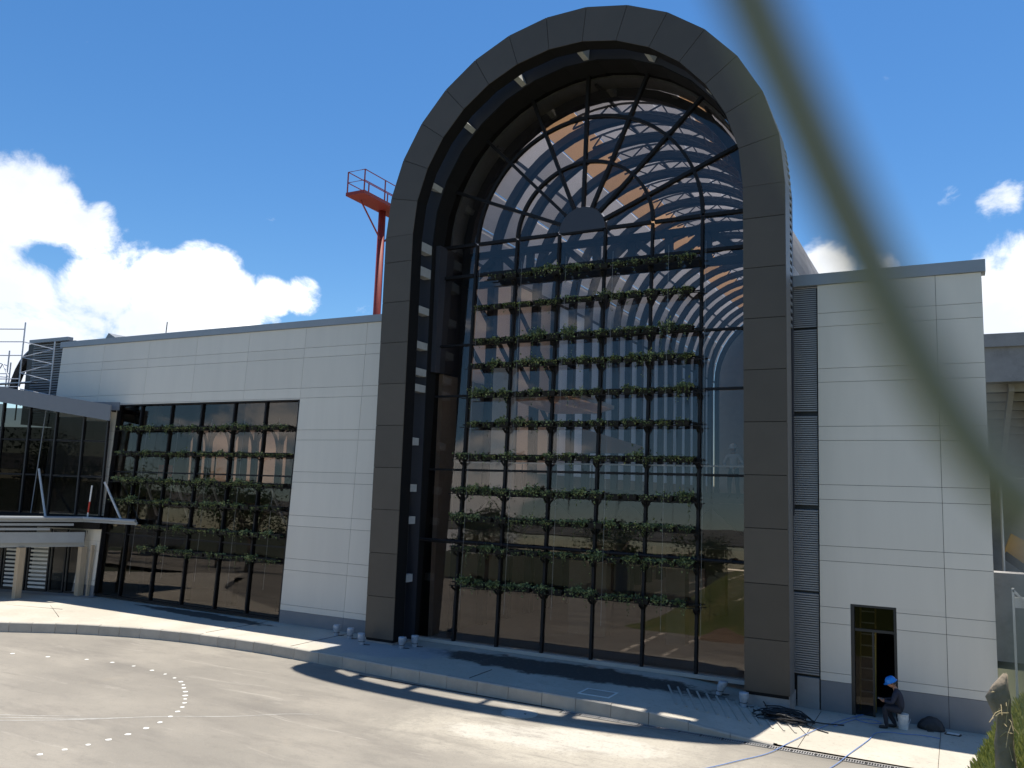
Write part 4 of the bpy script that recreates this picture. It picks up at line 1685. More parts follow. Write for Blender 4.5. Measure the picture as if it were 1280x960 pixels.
wp = thing('white_post', 'thin white post with a slanting brace beside the right wing corner', 'post', (12.75, 4, 0))
m_ = MB()
m_.bar((12.78, 4, -.2), (12.78, 4, 3.3), .06, .06)
m_.build('upright', M['white'], wp)
m_ = MB()
m_.bar((12.78, 4, 3.25), (13.5, 4, 2.45), .06, .06)
m_.build('brace', M['white'], wp)
m_ = MB()
m_.box(12.82, 14.5, 4, 4.06, 2.75, 3.05)
m_.build('board', M['white'], wp)

# ------------------------------------------------------------------ grass bank the photograph is taken from


def hbank(x, y):
    b = 4.05 * sm(-18.6, -23.0, y) * sm(-6, 2, x)
    x -= .13
    if x < 11.55:
        s = max(0., 4.05 * (x - 9.4) / 2.15)
    else:
        s = 4.05 + min(1.25 * (x - 11.55), .95 + .25 * (x - 12.3) if x > 12.3 else 99)
    s *= sm(-12.5, -17.2, y)
    h = max(b, min(s, 6.0))
    if y < -24:
        h = max(h, 4.05 * sm(-6, 2, x))
    h = min(h, 4.05) if (y < -22.5 and x < 13.5) else h
    return h + .06 * noise.noise((x * .9, y * .9, 0)) * (1 if h > .2 else 0)


m_ = MB()
vs_, fs = [], []
gx = [-8 + i * .5 for i in range(34)] + [9 + i * .2 for i in range(26)] + [14.2 + i * .9 for i in range(30)]
gyv = [-44 + i * 1.0 for i in range(19)] + [-25 + i * .3 for i in range(46)]
for y in gyv:
    for x in gx:
        vs_.append((x, y, hbank(x, y) - .03))
nx = len(gx)
for j in range(len(gyv) - 1):
    for i in range(nx - 1):
        fs.append((j * nx + i, j * nx + i + 1, (j + 1) * nx + i + 1, (j + 1) * nx + i))
m_.add(vs_, fs)
tag(m_.build('grass_bank', M['grassg'], smooth=True), kind='structure')
m_ = MB()
rg = random.Random(3)
for k in range(26000):
    x, y = rg.uniform(11.2, 12.6), rg.uniform(-20.5, -15.5)
    z = hbank(x, y)
    if z < 1:
        continue
    h = rg.uniform(.015, .05)
    a = rg.uniform(0, 6.28)
    w = .003
    dx, dy = math.cos(a) * w, math.sin(a) * w
    lx, ly = rg.uniform(-.035, .035), rg.uniform(-.035, .035)
    m_.add([(x - dx, y - dy, z - .03), (x + dx, y + dy, z - .03), (x + lx * .5 + dx * .6, y + ly * .5 + dy * .6, z + h * .6), (x + lx, y + ly, z + h)], [(0, 1, 2), (0, 2, 3)])
tag(m_.build('grass', M['grass'], fixn=False), 'sunlit tufts of yellow green grass on the near bank at lower right', 'grass', kind='stuff')
# dead stump with straw at the edge of the bank
st = thing('dead_stump', 'brown withered stump with dry straw at the lower right grass edge', 'stump', (11.66, -18.4, 4.2))
m_ = MB()
rr = [.06, .055, .05, .055, .062, .045, .012]
zz_ = [4.05, 4.2, 4.32, 4.40, 4.48, 4.56, 4.63]
xx_ = [11.67, 11.665, 11.66, 11.65, 11.635, 11.65, 11.68]
vs_, fs = [], []
for i in range(7):
    for k in range(14):
        a = 2 * math.pi * k / 14
        q = rr[i] * (1 + .55 * noise.noise((math.cos(a) * 2.2, math.sin(a) * 2.2, zz_[i] * 7)))
        vs_.append((xx_[i] + q * math.cos(a), -18.4 + q * math.sin(a), zz_[i] + .03 * noise.noise((a, i, 3))))
for i in range(6):
    for k in range(14):
        fs.append((i * 14 + k, i * 14 + (k + 1) % 14, (i + 1) * 14 + (k + 1) % 14, (i + 1) * 14 + k))
fs.append(tuple(6 * 14 + k for k in range(14)))
m_.add(vs_, fs)
m_.build('trunk', M['bark'], st, smooth=True)
m_ = MB()
for k in range(18):
    a = rg.uniform(0, 6.28)
    b = Vector((11.665 + .03 * math.cos(a), -18.46 + .06 * math.sin(a), rg.uniform(4.25, 4.5)))
    e_ = b + Vector((rg.uniform(-.10, .08), rg.uniform(-.12, .02), rg.uniform(-.16, .06)))
    m_.tube([b, (b + e_) / 2 + Vector((0, 0, .02)), e_], .0018, 4)
tag(m_.build('straw', M['straw'], st), kind='stuff')

# ------------------------------------------------------------------ chain-link fence wire right before the lens (out of focus)


def near(px, py, dist):
    return CAM + (AX * (px - 640) + AD * (py - 480) + AF * FPX) * (dist / FPX)


fw = thing('fence_wire', 'blurred grey green chain link fence wire curving down the right side', 'fence', near(1300, 640, .075))
m_ = MB()
pp = [(890, -130), (930, -20), (958, 45), (990, 115), (1022, 185), (1056, 258), (1092, 335), (1133, 418), (1180, 500), (1232, 575), (1290, 632), (1370, 685)]
pts = [near(a, b, .072 + .003 * i / 11) for i, (a, b) in enumerate(pp)]
m_.tube(pts, .0027, 12)
m_.build('upper_wire', M['fence'], fw, smooth=True)
m_ = MB()
pts = [near(a, b, .060) for a, b in [(1370, 640), (1330, 690), (1308, 745), (1302, 800), (1312, 860), (1350, 930)]]
m_.tube(pts, .0018, 12)
m_.build('lower_wire', M['fence'], fw, smooth=True)

# ------------------------------------------------------------------ planters
ORD = ['first', 'second', 'third', 'fourth', 'fifth', 'sixth', 'seventh', 'eighth', 'ninth', 'tenth', 'eleventh', 'twelfth', 'thirteenth', 'fourteenth', 'fifteenth', 'sixteenth', 'seventeenth', 'eighteenth', 'nineteenth', 'twentieth']
PL, PW, PH = .485, .25, .15
m_ = MB()
b0, b1 = .80, 1.0
m_.add([(-PL / 2 * .84, -PW / 2 * b0, 0), (PL / 2 * .84, -PW / 2 * b0, 0), (PL / 2 * .84, PW / 2 * b0, 0), (-PL / 2 * .84, PW / 2 * b0, 0),
        (-PL / 2, -PW / 2, PH), (PL / 2, -PW / 2, PH), (PL / 2, PW / 2, PH), (-PL / 2, PW / 2, PH)],
       [(0, 3, 2, 1), (0, 1, 5, 4), (1, 2, 6, 5), (2, 3, 7, 6), (3, 0, 4, 7), (4, 5, 6, 7)])
m_.box(-PL / 2 - .012, PL / 2 + .012, -PW / 2 - .014, -PW / 2 + .004, PH - .03, PH + .008)
m_.box(-PL / 2 - .012, PL / 2 + .012, PW / 2 - .004, PW / 2 + .014, PH - .03, PH + .008)
trm = m_.mesh('trough', M['trough'])


def foliage(seed, dense, trail, tall):
    r = random.Random(seed)
    m_ = MB()

    def leaf(c, s, mi):
        n_ = Vector((r.gauss(0, 1), r.gauss(-.5, .8), r.gauss(.7, .7)))
        if n_.length < .1:
            n_ = Vector((0, -1, .5))
        n_.normalize()
        a = n_.cross(Vector((r.gauss(0, 1), r.gauss(0, 1), r.gauss(0, 1))))
        if a.length < .05:
            return
        a.normalize()
        b = n_.cross(a)
        c = Vector(c)
        m_.add([c - a * s, c - b * s * .78 - a * s * .15 + n_ * s * .12, c + a * s * 1.05 - n_ * s * .15, c + b * s * .78 - a * s * .15 + n_ * s * .12], [(0, 1, 2), (0, 2, 3)], mi)
    clumps = [(r.uniform(-PL / 2, PL / 2), r.uniform(-.08, .06), r.uniform(.6, 1.25) * tall) for _ in range(4)]
    for k in range(dense):
        cx_, cy_, ch = r.choice(clumps)
        x = cx_ + r.gauss(0, .085)
        x = max(-PL / 2 - .05, min(PL / 2 + .05, x))
        y = cy_ + r.gauss(0, .075)
        z = PH + abs(r.gauss(0, .075)) * ch - .02
        leaf((x, y, z), r.uniform(.022, .05), 0 if r.random() < .62 else 1)
    for k in range(int(dense * .35)):         # spilling over the front lip
        leaf((r.uniform(-PL / 2, PL / 2), -PW / 2 - r.uniform(0, .05), PH - abs(r.gauss(0, .07)) + .02), r.uniform(.02, .042), 0 if r.random() < .5 else 1)
    for k in range(trail):
        x, y = r.uniform(-PL / 2, PL / 2), -PW / 2 - .03
        ln = r.uniform(.12, .5) * (1.4 if r.random() < .2 else .8)
        z = PH
        while z > PH - ln:
            leaf((x + r.gauss(0, .015), y + r.gauss(0, .02), z), r.uniform(.016, .032), 0 if r.random() < .4 else 1)
            z -= r.uniform(.02, .045)
            x += r.gauss(0, .008)
    return m_.mesh('foliage', [M['leaf'], M['leafd']])


FV = [foliage(100 + i, int(80 + 35 * (i % 4)), 1 + i % 4, .45 + .13 * (i % 6)) for i in range(14)]
FV += [foliage(200 + i, 26, 1 + i, .4) for i in range(5)]
FV += [foliage(300 + i, 130, 6 + i, 1.0) for i in range(3)]


def planter(x, y, z, label, group, rnd, lush=1.0):
    o = thing('planter', label, 'planter', (x, y, z), group)
    o.rotation_euler = (rnd.uniform(-.03, .03), 0, rnd.uniform(-.02, .02))
    place('trough', trm, o, (0, 0, 0))
    f_ = place('foliage', rnd.choice(FV), o, (0, 0, 0))
    f_.scale = (rnd.choice((-1, 1)), 1, rnd.uniform(.65, 1.3) * lush)
    return o


rnd = random.Random(11)
PITCH = .572
arch_rows = [(13.08, -3.25, 4.55), (12.0, -3.75, 4.55), (10.78, -3.8, 4.6), (9.88, -3.85, 4.6), (8.83, -3.9, 4.6), (7.80, -3.9, 4.6), (6.68, -4.15, 4.6), (5.48, -4.2, 4.5), (4.55, -4.15, 4.5), (3.53, -4.05, 4.55), (2.38, -3.95, 4.6)]
for ri, (z, xa, xb) in enumerate(arch_rows):
    y = gy(z) - .30
    m_ = MB()
    m_.box(xa - .05, xb + .08, y + .128, y + .16, z + .06, z + .10)
    m_.box(xa - .05, xb + .08, y - .05, y - .02, z - .03, z - .004)
    for xm in XM[1:-1]:
        if xa < xm < xb + .2:
            m_.bar((xm, y + .20, z - .20), (xm, y - .02, z - .06), .06, .04)
            m_.box(xm - .03, xm + .03, y - .02, y + .22, z - .055, z - .032)
    m_.build('planter_shelf', M['trough'], hall)
    npl = int((xb - xa) / PITCH)
    off = (xb - xa - npl * PITCH) / 2
    for k in range(npl):
        planter(xa + off + PITCH * (k + .5), y, z, f'{ORD[k]} planter from the left in the {ORD[ri]} row down on the arched window', 'planters hung on the arched window', rnd)
left_rows = [(7.75, -22.2, -11.5), (6.65, -22.2, -11.5), (5.45, -22.2, -11.5), (4.55, -22.2, -11.55), (3.5, -19.7, -11.55), (2.55, -19.9, -11.55)]
for ri, (z, xa, xb) in enumerate(left_rows):
    y = gy(z, .24) - .36
    m_ = MB()
    m_.box(xa - .05, xb - .02, y + .128, y + .155, z + .06, z + .10)
    m_.box(xa - .05, xb - .02, y - .05, y - .02, z - .03, z - .004)
    for xm in XL[1:-1]:
        if xa < xm < xb:
            m_.bar((xm, y + .22, z - .18), (xm, y - .02, z - .05), .05, .035)
    m_.build('planter_shelf', M['trough'], lw)
    npl = int((xb - xa) / PITCH)
    off = (xb - xa - npl * PITCH) / 2
    for k in range(npl):
        planter(xa + off + PITCH * (k + .5), y, z, f'{ORD[k]} planter from the left in the {ORD[ri]} row down on the left window', 'planters hung on the left window', rnd, .8)
for x in (-20.2, -18.2, -16.2, -14.3, -12.4):
    p_ = MB()
    p_.tube([(x, gy(1.5) - .42, 1.5), (x, gy(8.2) - .42, 8.2)], .0038, 5)
    p_.build('cable', M['wire'], lw)

# ------------------------------------------------------------------ small things on the pavement
wf = [(-8.1, -.75, 'leftmost wrapped floor fixture beside the left pier of the arch', 0), (-7.35, -.95, 'wrapped floor fixture second from left beside the left pier', .1), (-6.35, -1.55, 'wrapped floor fixture in front of the left pier', -.1),
      (-4.95, -1.25, 'wrapped floor fixture just inside the left pier', .12), (-4.75, -.75, 'wrapped floor fixture close to the glass inside the left pier', 0), (5.45, -.75, 'tilted wrapped floor fixture near the right pier', .35), (6.25, -1.35, 'wrapped floor fixture in front of the right pier base', .05)]
for k, (x, y, lab, tilt) in enumerate(wf):
    o = thing('floor_fixture', lab, 'fixture', (x, y, zpave(x) + .01), 'wrapped floor fixtures beside the piers')
    m_ = MB()
    seg = 14
    vs_, fs = [], []
    for i, (r, z) in enumerate([(.085, 0), (.095, .06), (.10, .16), (.125, .22), (.13, .34), (.12, .37), (.02, .375)]):
        for j in range(seg):
            a = 2 * math.pi * j / seg
            q = r * (1 + .10 * noise.noise((math.cos(a) * 2 + k, math.sin(a) * 2, z * 12)))
            vs_.append((q * math.cos(a) + tilt * z, q * math.sin(a), z))
    for i in range(6):
        for j in range(seg):
            fs.append((i * seg + j, i * seg + (j + 1) % seg, (i + 1) * seg + (j + 1) % seg, (i + 1) * seg + j))
    fs.append(tuple(6 * seg + j for j in range(seg)))
    m_.add(vs_, fs)
    place('body', m_.mesh('body', M['plastic'], True), o, (0, 0, 0))
    m_ = MB()
    for z in (.10, .20):
        m_.lathe([(.104, 0), (.110, .008), (.104, .016)], (tilt * z, 0, z), 14)
    place('tie_band', m_.mesh('tie_band', M['cable']), o, (0, 0, 0))
    m_ = MB()
    m_.tube([(.05, 0, .02), (.16, .02, .012), (.26, .10, .008)], .012, 6)
    place('lead', m_.mesh('lead', M['cable']), o, (0, 0, 0))

# heap of black cable
rg = random.Random(5)
m_ = MB()
for k in range(26):
    cx_, cy_ = 7.35 + rg.gauss(0, .16), -1.75 + rg.gauss(0, .10)
    rx, ry, ph = rg.uniform(.30, .62), rg.uniform(.16, .34), rg.uniform(0, 6.28)
    zb_ = rg.uniform(.04, .22)
    ang = rg.gauss(-.05, .25)
    n_ = 22
    pts = []
    for i in range(n_):
        t = ph + 5.6 * i / n_
        x, y = rx * math.cos(t), ry * math.sin(t)
        pts.append((cx_ + x * math.cos(ang) - y * math.sin(ang), cy_ + x * math.sin(ang) + y * math.cos(ang), zpave(7.3) + .02 + max(.0, zb_ * (1 - (abs(x) / .75) ** 2) + rg.gauss(0, .008))))
    m_.tube(pts, .016, 6)
for e_ in ([(7.8, -1.75, .12), (8.3, -1.62, .09), (8.75, -1.35, .06)], [(7.9, -2.0, .1), (8.3, -2.2, .05), (8.5, -2.3, .05)], [(6.9, -1.5, .25), (6.7, -1.0, .28)]):
    m_.tube(e_, .016, 6)
tag(m_.build('cable_heap', M['cable'], at=(7.35, -1.75, .05)), 'tangled heap of black cable on the pavement beside the right pier', 'cable')


def lay(pts, n_=14):
    P = [Vector(p) for p in pts]
    out = []
    for i in range(len(P) - 1):
        p0, p1, p2, p3 = P[max(i - 1, 0)], P[i], P[i + 1], P[min(i + 2, len(P) - 1)]
        for k in range(n_):
            t = k / n_
            out.append(.5 * ((2 * p1) + (-p0 + p2) * t + (2 * p0 - 5 * p1 + 4 * p2 - p3) * t * t + (-p0 + 3 * p1 - 3 * p2 + p3) * t ** 3))
    out.append(P[-1])
    return out


def flat(pts):
    return [(x, y, (zpave(x) + .02 * max(0, (y + 3.93) / 5.2) - .012 * sm(8, 12, x) + .022) if y > -3.93 else .022) for x, y in pts]


m_ = MB()
m_.tube(lay(flat([(6.0, -7.6), (6.72, -6.35), (7.1, -5.6), (7.54, -4.71), (7.85, -3.6), (8.2, -2.18), (8.6, -1.0), (9.0, -.05), (9.25, .5)])), .009, 6)
tag(m_.build('blue_hose', M['hose'], at=(8, -3, .02), smooth=True), 'blue hose running from the narrow door left across the drain', 'hose')
m_ = MB()
m_.tube(lay(flat([(8.5, -6.2), (8.91, -4.88), (9.15, -3.7), (9.4, -2.4), (9.5, -1.67), (9.75, -1.35), (10.1, -1.3), (10.55, -1.15), (10.9, -1.2)])), .009, 6)
tag(m_.build('blue_hose', M['hose'], at=(9.5, -2, .02), smooth=True), 'blue hose looping past the seated worker and down across the drain', 'hose')
m_ = MB()
m_.tube(lay(flat([(8.55, -1.6), (8.8, -.9), (9.0, -.5), (9.3, -.35), (9.55, -.55), (9.3, -.75), (9.0, -.6), (8.95, -.25), (9.2, .3)])), .009, 6)
tag(m_.build('blue_hose', M['hose'], at=(9, -.5, .02), smooth=True), 'tangle of blue hose on the ground at the narrow door', 'hose')

bk_ = thing('bucket', 'white plastic bucket the seated worker sits on', 'bucket', (10.07, -.72, .02))
m_ = MB()
m_.lathe([(.105, 0), (.11, .01), (.125, .25), (.132, .255), (.132, .28), (.128, .285), (.128, .345), (.134, .35), (.134, .37), (.02, .375)], (10.07, -.72, .03), 24)
m_.build('body', M['bucket'], bk_, smooth=False)
m_ = MB()
m_.tube([(10.07 + .165 * math.cos(t), -.72 - .168 * abs(math.sin(t)), .30 - .16 * math.sin(t)) for t in [i * math.pi / 12 for i in range(13)]], .006, 5)
m_.build('handle', M['alu'], bk_)

bg_ = thing('backpack', 'black cloth bag slumped on the ground right of the seated worker', 'bag', (10.75, -.35, .02))
m_ = MB()
seg, vs_, fs = 18, [], []
prof = [(.30, 0), (.33, .05), (.30, .14), (.22, .24), (.12, .31), (.02, .33)]
for i, (r, z) in enumerate(prof):
    for j in range(seg):
        a = 2 * math.pi * j / seg
        q = r * (1 + .22 * noise.noise((math.cos(a) * 1.3, math.sin(a) * 1.3, z * 5)))
        vs_.append((10.72 + q * 1.0 * math.cos(a) - .1 * z, -.36 + q * .55 * math.sin(a), .02 + z + .03 * noise.noise((a * 2, z * 9, 1))))
for i in range(len(prof) - 1):
    for j in range(seg):
        fs.append((i * seg + j, i * seg + (j + 1) % seg, (i + 1) * seg + (j + 1) % seg, (i + 1) * seg + j))
fs.append(tuple((len(prof) - 1) * seg + j for j in range(seg)))
m_.add(vs_, fs)
m_.build('sack', M['bag'], bg_, smooth=True)
m_ = MB()
m_.tube([(10.6, -.52, .20), (10.55, -.6, .12), (10.62, -.62, .04), (10.75, -.58, .03)], .014, 6)
m_.build('strap', M['bag'], bg_)
pd = thing('flat_packet', 'flat black edged white packet lying next to the black bag', 'packet', (11.15, -.5, .02))
m_ = MB()
m_.slab([(10.98, -.62), (11.32, -.66), (11.36, -.48), (11.02, -.42)], .022, .05)
m_.build('base', M['bag'], pd)
m_ = MB()
m_.slab([(11.02, -.60), (11.29, -.63), (11.32, -.50), (11.05, -.45)], .052, .062)
m_.build('face', M['bucket'], pd)


# ------------------------------------------------------------------ people
def person(name, label, loc, joints, edges, regions, mats, helmet, head, face, root=0):
    """one continuous skinned body; joints: name -> (x,y,z,r); regions: joint -> material index"""
    o = thing(name, label, 'person', loc)
    names = list(joints)
    idx = {n_: i for i, n_ in enumerate(names)}
    me = bpy.data.meshes.new('body')
    me.from_pydata([joints[n_][:3] for n_ in names], [(idx[a], idx[b]) for a, b in edges], [])
    tmp = bpy.data.objects.new('tmp', me)
    col.objects.link(tmp)
    md = tmp.modifiers.new('skin', 'SKIN')
    md.branch_smoothing = .4
    me.skin_vertices[0].data[0].use_root = True
    for n_, i in idx.items():
        r = joints[n_][3]
        rr_ = r if isinstance(r, tuple) else (r, r)
        me.skin_vertices[0].data[i].radius = rr_
    sb = tmp.modifiers.new('sub', 'SUBSURF')
    sb.levels = 2
    sb.render_levels = 2
    dg = bpy.context.evaluated_depsgraph_get()
    bm_ = bpy.data.meshes.new_from_object(tmp.evaluated_get(dg))
    bpy.data.objects.remove(tmp)
    bm_.materials.clear()
    for m in mats:
        bm_.materials.append(m)
    P = [Vector(joints[n_][:3]) for n_ in names]
    for p in bm_.polygons:
        c = p.center
        best, bi = 1e9, 0
        for a, b in edges:
            A, B = P[idx[a]], P[idx[b]]
            ab = B - A
            t = max(0, min(1, (c - A).dot(ab) / max(ab.length_squared, 1e-9)))
            d = (A + ab * t - c).length
            if d < best:
                best = d
                bi = regions.get(b if t > .42 else a, 0)
        p.material_index = bi
        p.use_smooth = True
    bm_.name = 'body'
    place('body', bm_, o, (0, 0, 0))
    # head: shaped ellipsoid with brow, nose, mouth and ears
    hc, fdir, hs = Vector(head[0]), Vector(head[1]).normalized(), head[2]
    side = fdir.cross(Vector((0, 0, 1)))
    side.normalize()
    upv = side.cross(fdir)
    m_ = MB()
    vs_, fs = [], []
    ns, nl = 14, 20
    for i in range(ns + 1):
        ph = math.pi * i / ns
        for k in range(nl):
            th = 2 * math.pi * k / nl
            f_, s_, u_ = math.sin(ph) * math.cos(th), math.sin(ph) * math.sin(th), math.cos(ph)
            q = Vector((f_ * .098, s_ * .076, u_ * .118))
            if u_ < -.2:
                q.x *= 1 + .1 * f_
                q.y *= 1 + .35 * (u_ + .2)
            if f_ > .75 and abs(s_) < .25 and -.35 < u_ < .15:
                q.x += .022 * (1 - abs(s_) / .25) * (1 - abs(u_ + .12) / .3)        # nose
            if f_ > .6 and .0 < u_ < .22 and .15 < abs(s_) < .5:
                q.x -= .010                                                          # eye sockets
            if f_ > .7 and -.62 < u_ < -.48 and abs(s_) < .35:
                q.x -= .006                                                          # mouth
            vs_.append(hc + (fdir * q.x + side * q.y + upv * q.z) * hs)
    for i in range(ns):
        for k in range(nl):
            fs.append((i * nl + k, i * nl + (k + 1) % nl, (i + 1) * nl + (k + 1) % nl, (i + 1) * nl + k))
    m_.add(vs_, fs)
    hd = MBobj(m_, 'head', M['skin'], o, True)
    m_ = MB()
    for s in (-1, 1):
        c = hc + (side * (.078 * s) - upv * .01) * hs
        m_.tube([c + upv * .03 * hs, c + side * .012 * s * hs, c - upv * .03 * hs], [.006 * hs, .013 * hs, .006 * hs], 6)
    MBobj(m_, 'ear', M['skin'], hd, True)
    m_ = MB()
    for s in (-1, 1):
        c = hc + (fdir * .088 + side * .03 * s + upv * .012) * hs
        m_.tube([c - side * .012 * hs, c + side * .012 * hs], .006 * hs, 6)
    MBobj(m_, 'eye', M['hair'], hd)
    m_ = MB()
    vs_, fs = [], []
    for i in range(9):
        ph = math.pi * (.08 + .47 * i / 8)
        for k in range(nl):
            th = 2 * math.pi * k / nl
            f_, s_, u_ = math.sin(ph) * math.cos(th), math.sin(ph) * math.sin(th), math.cos(ph)
            if f_ > .45 and i > 4:
                u_ = max(u_, .32)
            if f_ < .2:
                u_ -= .25 * (i / 8)
            vs_.append(hc + (fdir * f_ * .104 + side * s_ * .083 + upv * u_ * .124) * hs)
    for i in range(8):
        for k in range(nl):
            fs.append((i * nl + k, i * nl + (k + 1) % nl, (i + 1) * nl + (k + 1) % nl, (i + 1) * nl + k))
    m_.add(vs_, fs)
    MBobj(m_, 'hair', M['hair'], o, True)
    m_ = MB()
    vs_, fs = [], []
    prof = [(.012, .165), (.05, .160), (.085, .142), (.112, .10), (.122, .055), (.124, .038), (.142, .030), (.142, .024), (.12, .026)]
    for r, z in prof:
        for k in range(24):
            th = 2 * math.pi * k / 24
            ex = 1.14 + (.22 if (r > .13 and math.cos(th) > 0) else 0) * max(0, math.cos(th))
            ridge = .006 if abs(math.sin(th)) < .2 and r < .11 else 0
            vs_.append(hc + (fdir * (r * ex * math.cos(th)) + side * r * math.sin(th) + upv * (z + ridge)) * hs)
    for i in range(len(prof) - 1):
        for k in range(24):
            fs.append((i * 24 + k, i * 24 + (k + 1) % 24, (i + 1) * 24 + (k + 1) % 24, (i + 1) * 24 + k))
    fs.append(tuple(range(24)))
    m_.add(vs_, fs)
    MBobj(m_, 'helmet', helmet, o, True)
    return o


def MBobj(m_, name, mat, parent, smooth=False):
    me = m_.mesh(name, mat, smooth)
    bm = bmesh.new()
    bm.from_mesh(me)
    bmesh.ops.recalc_face_normals(bm, faces=bm.faces)
    bm.to_mesh(me)
    bm.free()
    return place(name, me, parent, (0, 0, 0))


def fingers(parent, wrist, d, palm_n, curl=.9, s=1.0):
    """five separate bent fingers from a small palm"""
    wrist, d, pn = Vector(wrist), Vector(d).normalized(), Vector(palm_n).normalized()
    sd = d.cross(pn).normalized()
    m_ = MB()
    m_.tube([wrist, wrist + d * .05 * s, wrist + d * .085 * s], [.026 * s, .036 * s, .032 * s], 8)
    for k, (off, ln) in enumerate(((-.028, .060), (-.010, .075), (.009, .070), (.027, .055))):
        p = wrist + d * .08 * s + sd * off * s
        dd = d
        pts = [p]
        for j in range(3):
            ang = curl * .45
            dd = (dd * math.cos(ang) + pn * math.sin(ang)).normalized()
            p = p + dd * ln * .4 * s
            pts.append(p)
        m_.tube(pts, [.0095 * s, .009 * s, .008 * s, .006 * s], 6)
    p = wrist + d * .03 * s - sd * .03 * s
    m_.tube([p, p + (d * .6 - sd * .7 + pn * .3) * .03 * s, p + (d * 1.0 - sd * .7 + pn * .8) * .048 * s], [.011 * s, .010 * s, .007 * s], 6)
    MBobj(m_, 'hand', M['skin'], parent, True)


# seated worker: faces left along the wall, bent over something in the hands (local origin on the ground under the bucket)
J = {
    'pel': (.0, 0, .475, (.155, .13)), 'waist': (-.015, 0, .60, (.15, .125)), 'chest': (-.075, 0, .80, (.165, .125)), 'upch': (-.125, 0, .91, (.13, .10)), 'neck': (-.165, 0, .985, .058), 'head': (-.20, 0, 1.04, .055),
    'shl': (-.12, -.185, .90, .072), 'ell': (-.21, -.27, .66, .055), 'wrl': (-.40, -.16, .665, .036),
    'shr': (-.12, .185, .90, .072), 'elr': (-.23, .25, .66, .055), 'wrr': (-.42, .06, .655, .036),
    'hil': (-.04, -.10, .465, .105), 'knl': (-.40, -.20, .52, .075), 'anl': (-.36, -.22, .12, .055), 'hel': (-.34, -.22, .055, .05), 'tol': (-.54, -.24, .045, (.045, .035)),
    'hir': (-.04, .10, .465, .105), 'knr': (-.41, .12, .51, .075), 'anr': (-.19, .02, .12, .055), 'her': (-.16, .02, .055, .05), 'tor': (-.36, .0, .045, (.045, .035)),
}
Eg = [('pel', 'waist'), ('waist', 'chest'), ('chest', 'upch'), ('upch', 'neck'), ('neck', 'head'), ('upch', 'shl'), ('shl', 'ell'), ('ell', 'wrl'), ('upch', 'shr'), ('shr', 'elr'), ('elr', 'wrr'),
      ('pel', 'hil'), ('hil', 'knl'), ('knl', 'anl'), ('anl', 'hel'), ('hel', 'tol'), ('pel', 'hir'), ('hir', 'knr'), ('knr', 'anr'), ('anr', 'her'), ('her', 'tor')]
reg = {'neck': 2, 'head': 2, 'hel': 3, 'tol': 3, 'her': 3, 'tor': 3, 'hil': 1, 'knl': 1, 'anl': 1, 'hir': 1, 'knr': 1, 'anr': 1}
w1 = person('person', 'seated worker in dark navy clothes and blue helmet looking down at his hands', (10.06, -.74, .025), J, Eg, reg, [M['cloth'], M['trous'], M['skin'], M['boot']], M['helmb'],
            ((-.235, -.012, 1.10), (-.86, -.30, -.42), 1.0), None)
fingers(w1, (-.40, -.16, .665), (-.75, .55, .0), (0, .3, .95), .9)
fingers(w1, (-.42, .06, .655), (-.8, -.35, .05), (0, -.3, .95), .9)
ph = thing('phone', 'small pale device in the hands of the seated worker', 'phone', (9.56, -.79, .71))
MBobj(MB().box(-.07, .07, -.038, .038, -.005, .005), 'case', M['bag'], ph)
MBobj(MB().box(-.064, .064, -.033, .033, .0055, .0075), 'screen', M['plastic'], ph)

# standing worker on the walkway inside, leaning on the rail
J = {
    'pel': (0, 0, .93, (.16, .12)), 'waist': (0, 0, 1.06, (.145, .11)), 'chest': (0, -.02, 1.26, (.17, .12)), 'upch': (0, -.03, 1.38, (.14, .10)), 'neck': (0, -.03, 1.47, .06), 'head': (0, -.04, 1.53, .055),
    'shl': (-.19, -.03, 1.37, .07), 'ell': (-.31, .02, 1.12, .052), 'wrl': (-.18, -.22, 1.00, .036), 'shr': (.19, -.03, 1.37, .07), 'elr': (.31, .02, 1.12, .052), 'wrr': (.16, -.22, 1.00, .036),
    'hil': (-.10, 0, .90, .105), 'knl': (-.13, -.02, .50, .072), 'anl': (-.14, .02, .11, .052), 'hel': (-.14, .04, .055, .05), 'tol': (-.16, -.16, .04, (.045, .035)),
    'hir': (.10, 0, .90, .105), 'knr': (.12, -.02, .50, .072), 'anr': (.13, .02, .11, .052), 'her': (.13, .04, .055, .05), 'tor': (.15, -.16, .04, (.045, .035)),
}
w2 = person('person', 'standing worker in grey shirt and white helmet behind the glass on the walkway', (5.12, 2.42, 5.6), J, Eg, reg, [M['shirt'], M['trous'], M['skin'], M['boot']], M['helmw'],
            ((0, -.06, 1.60), (-.15, -.95, -.12), 1.0), None)
fingers(w2, (-.18, -.22, 1.00), (.75, -.5, -.1), (.3, -.2, -.9), .8)
fingers(w2, (.16, -.22, 1.00), (-.75, -.5, -.1), (-.3, -.2, -.9), .8)

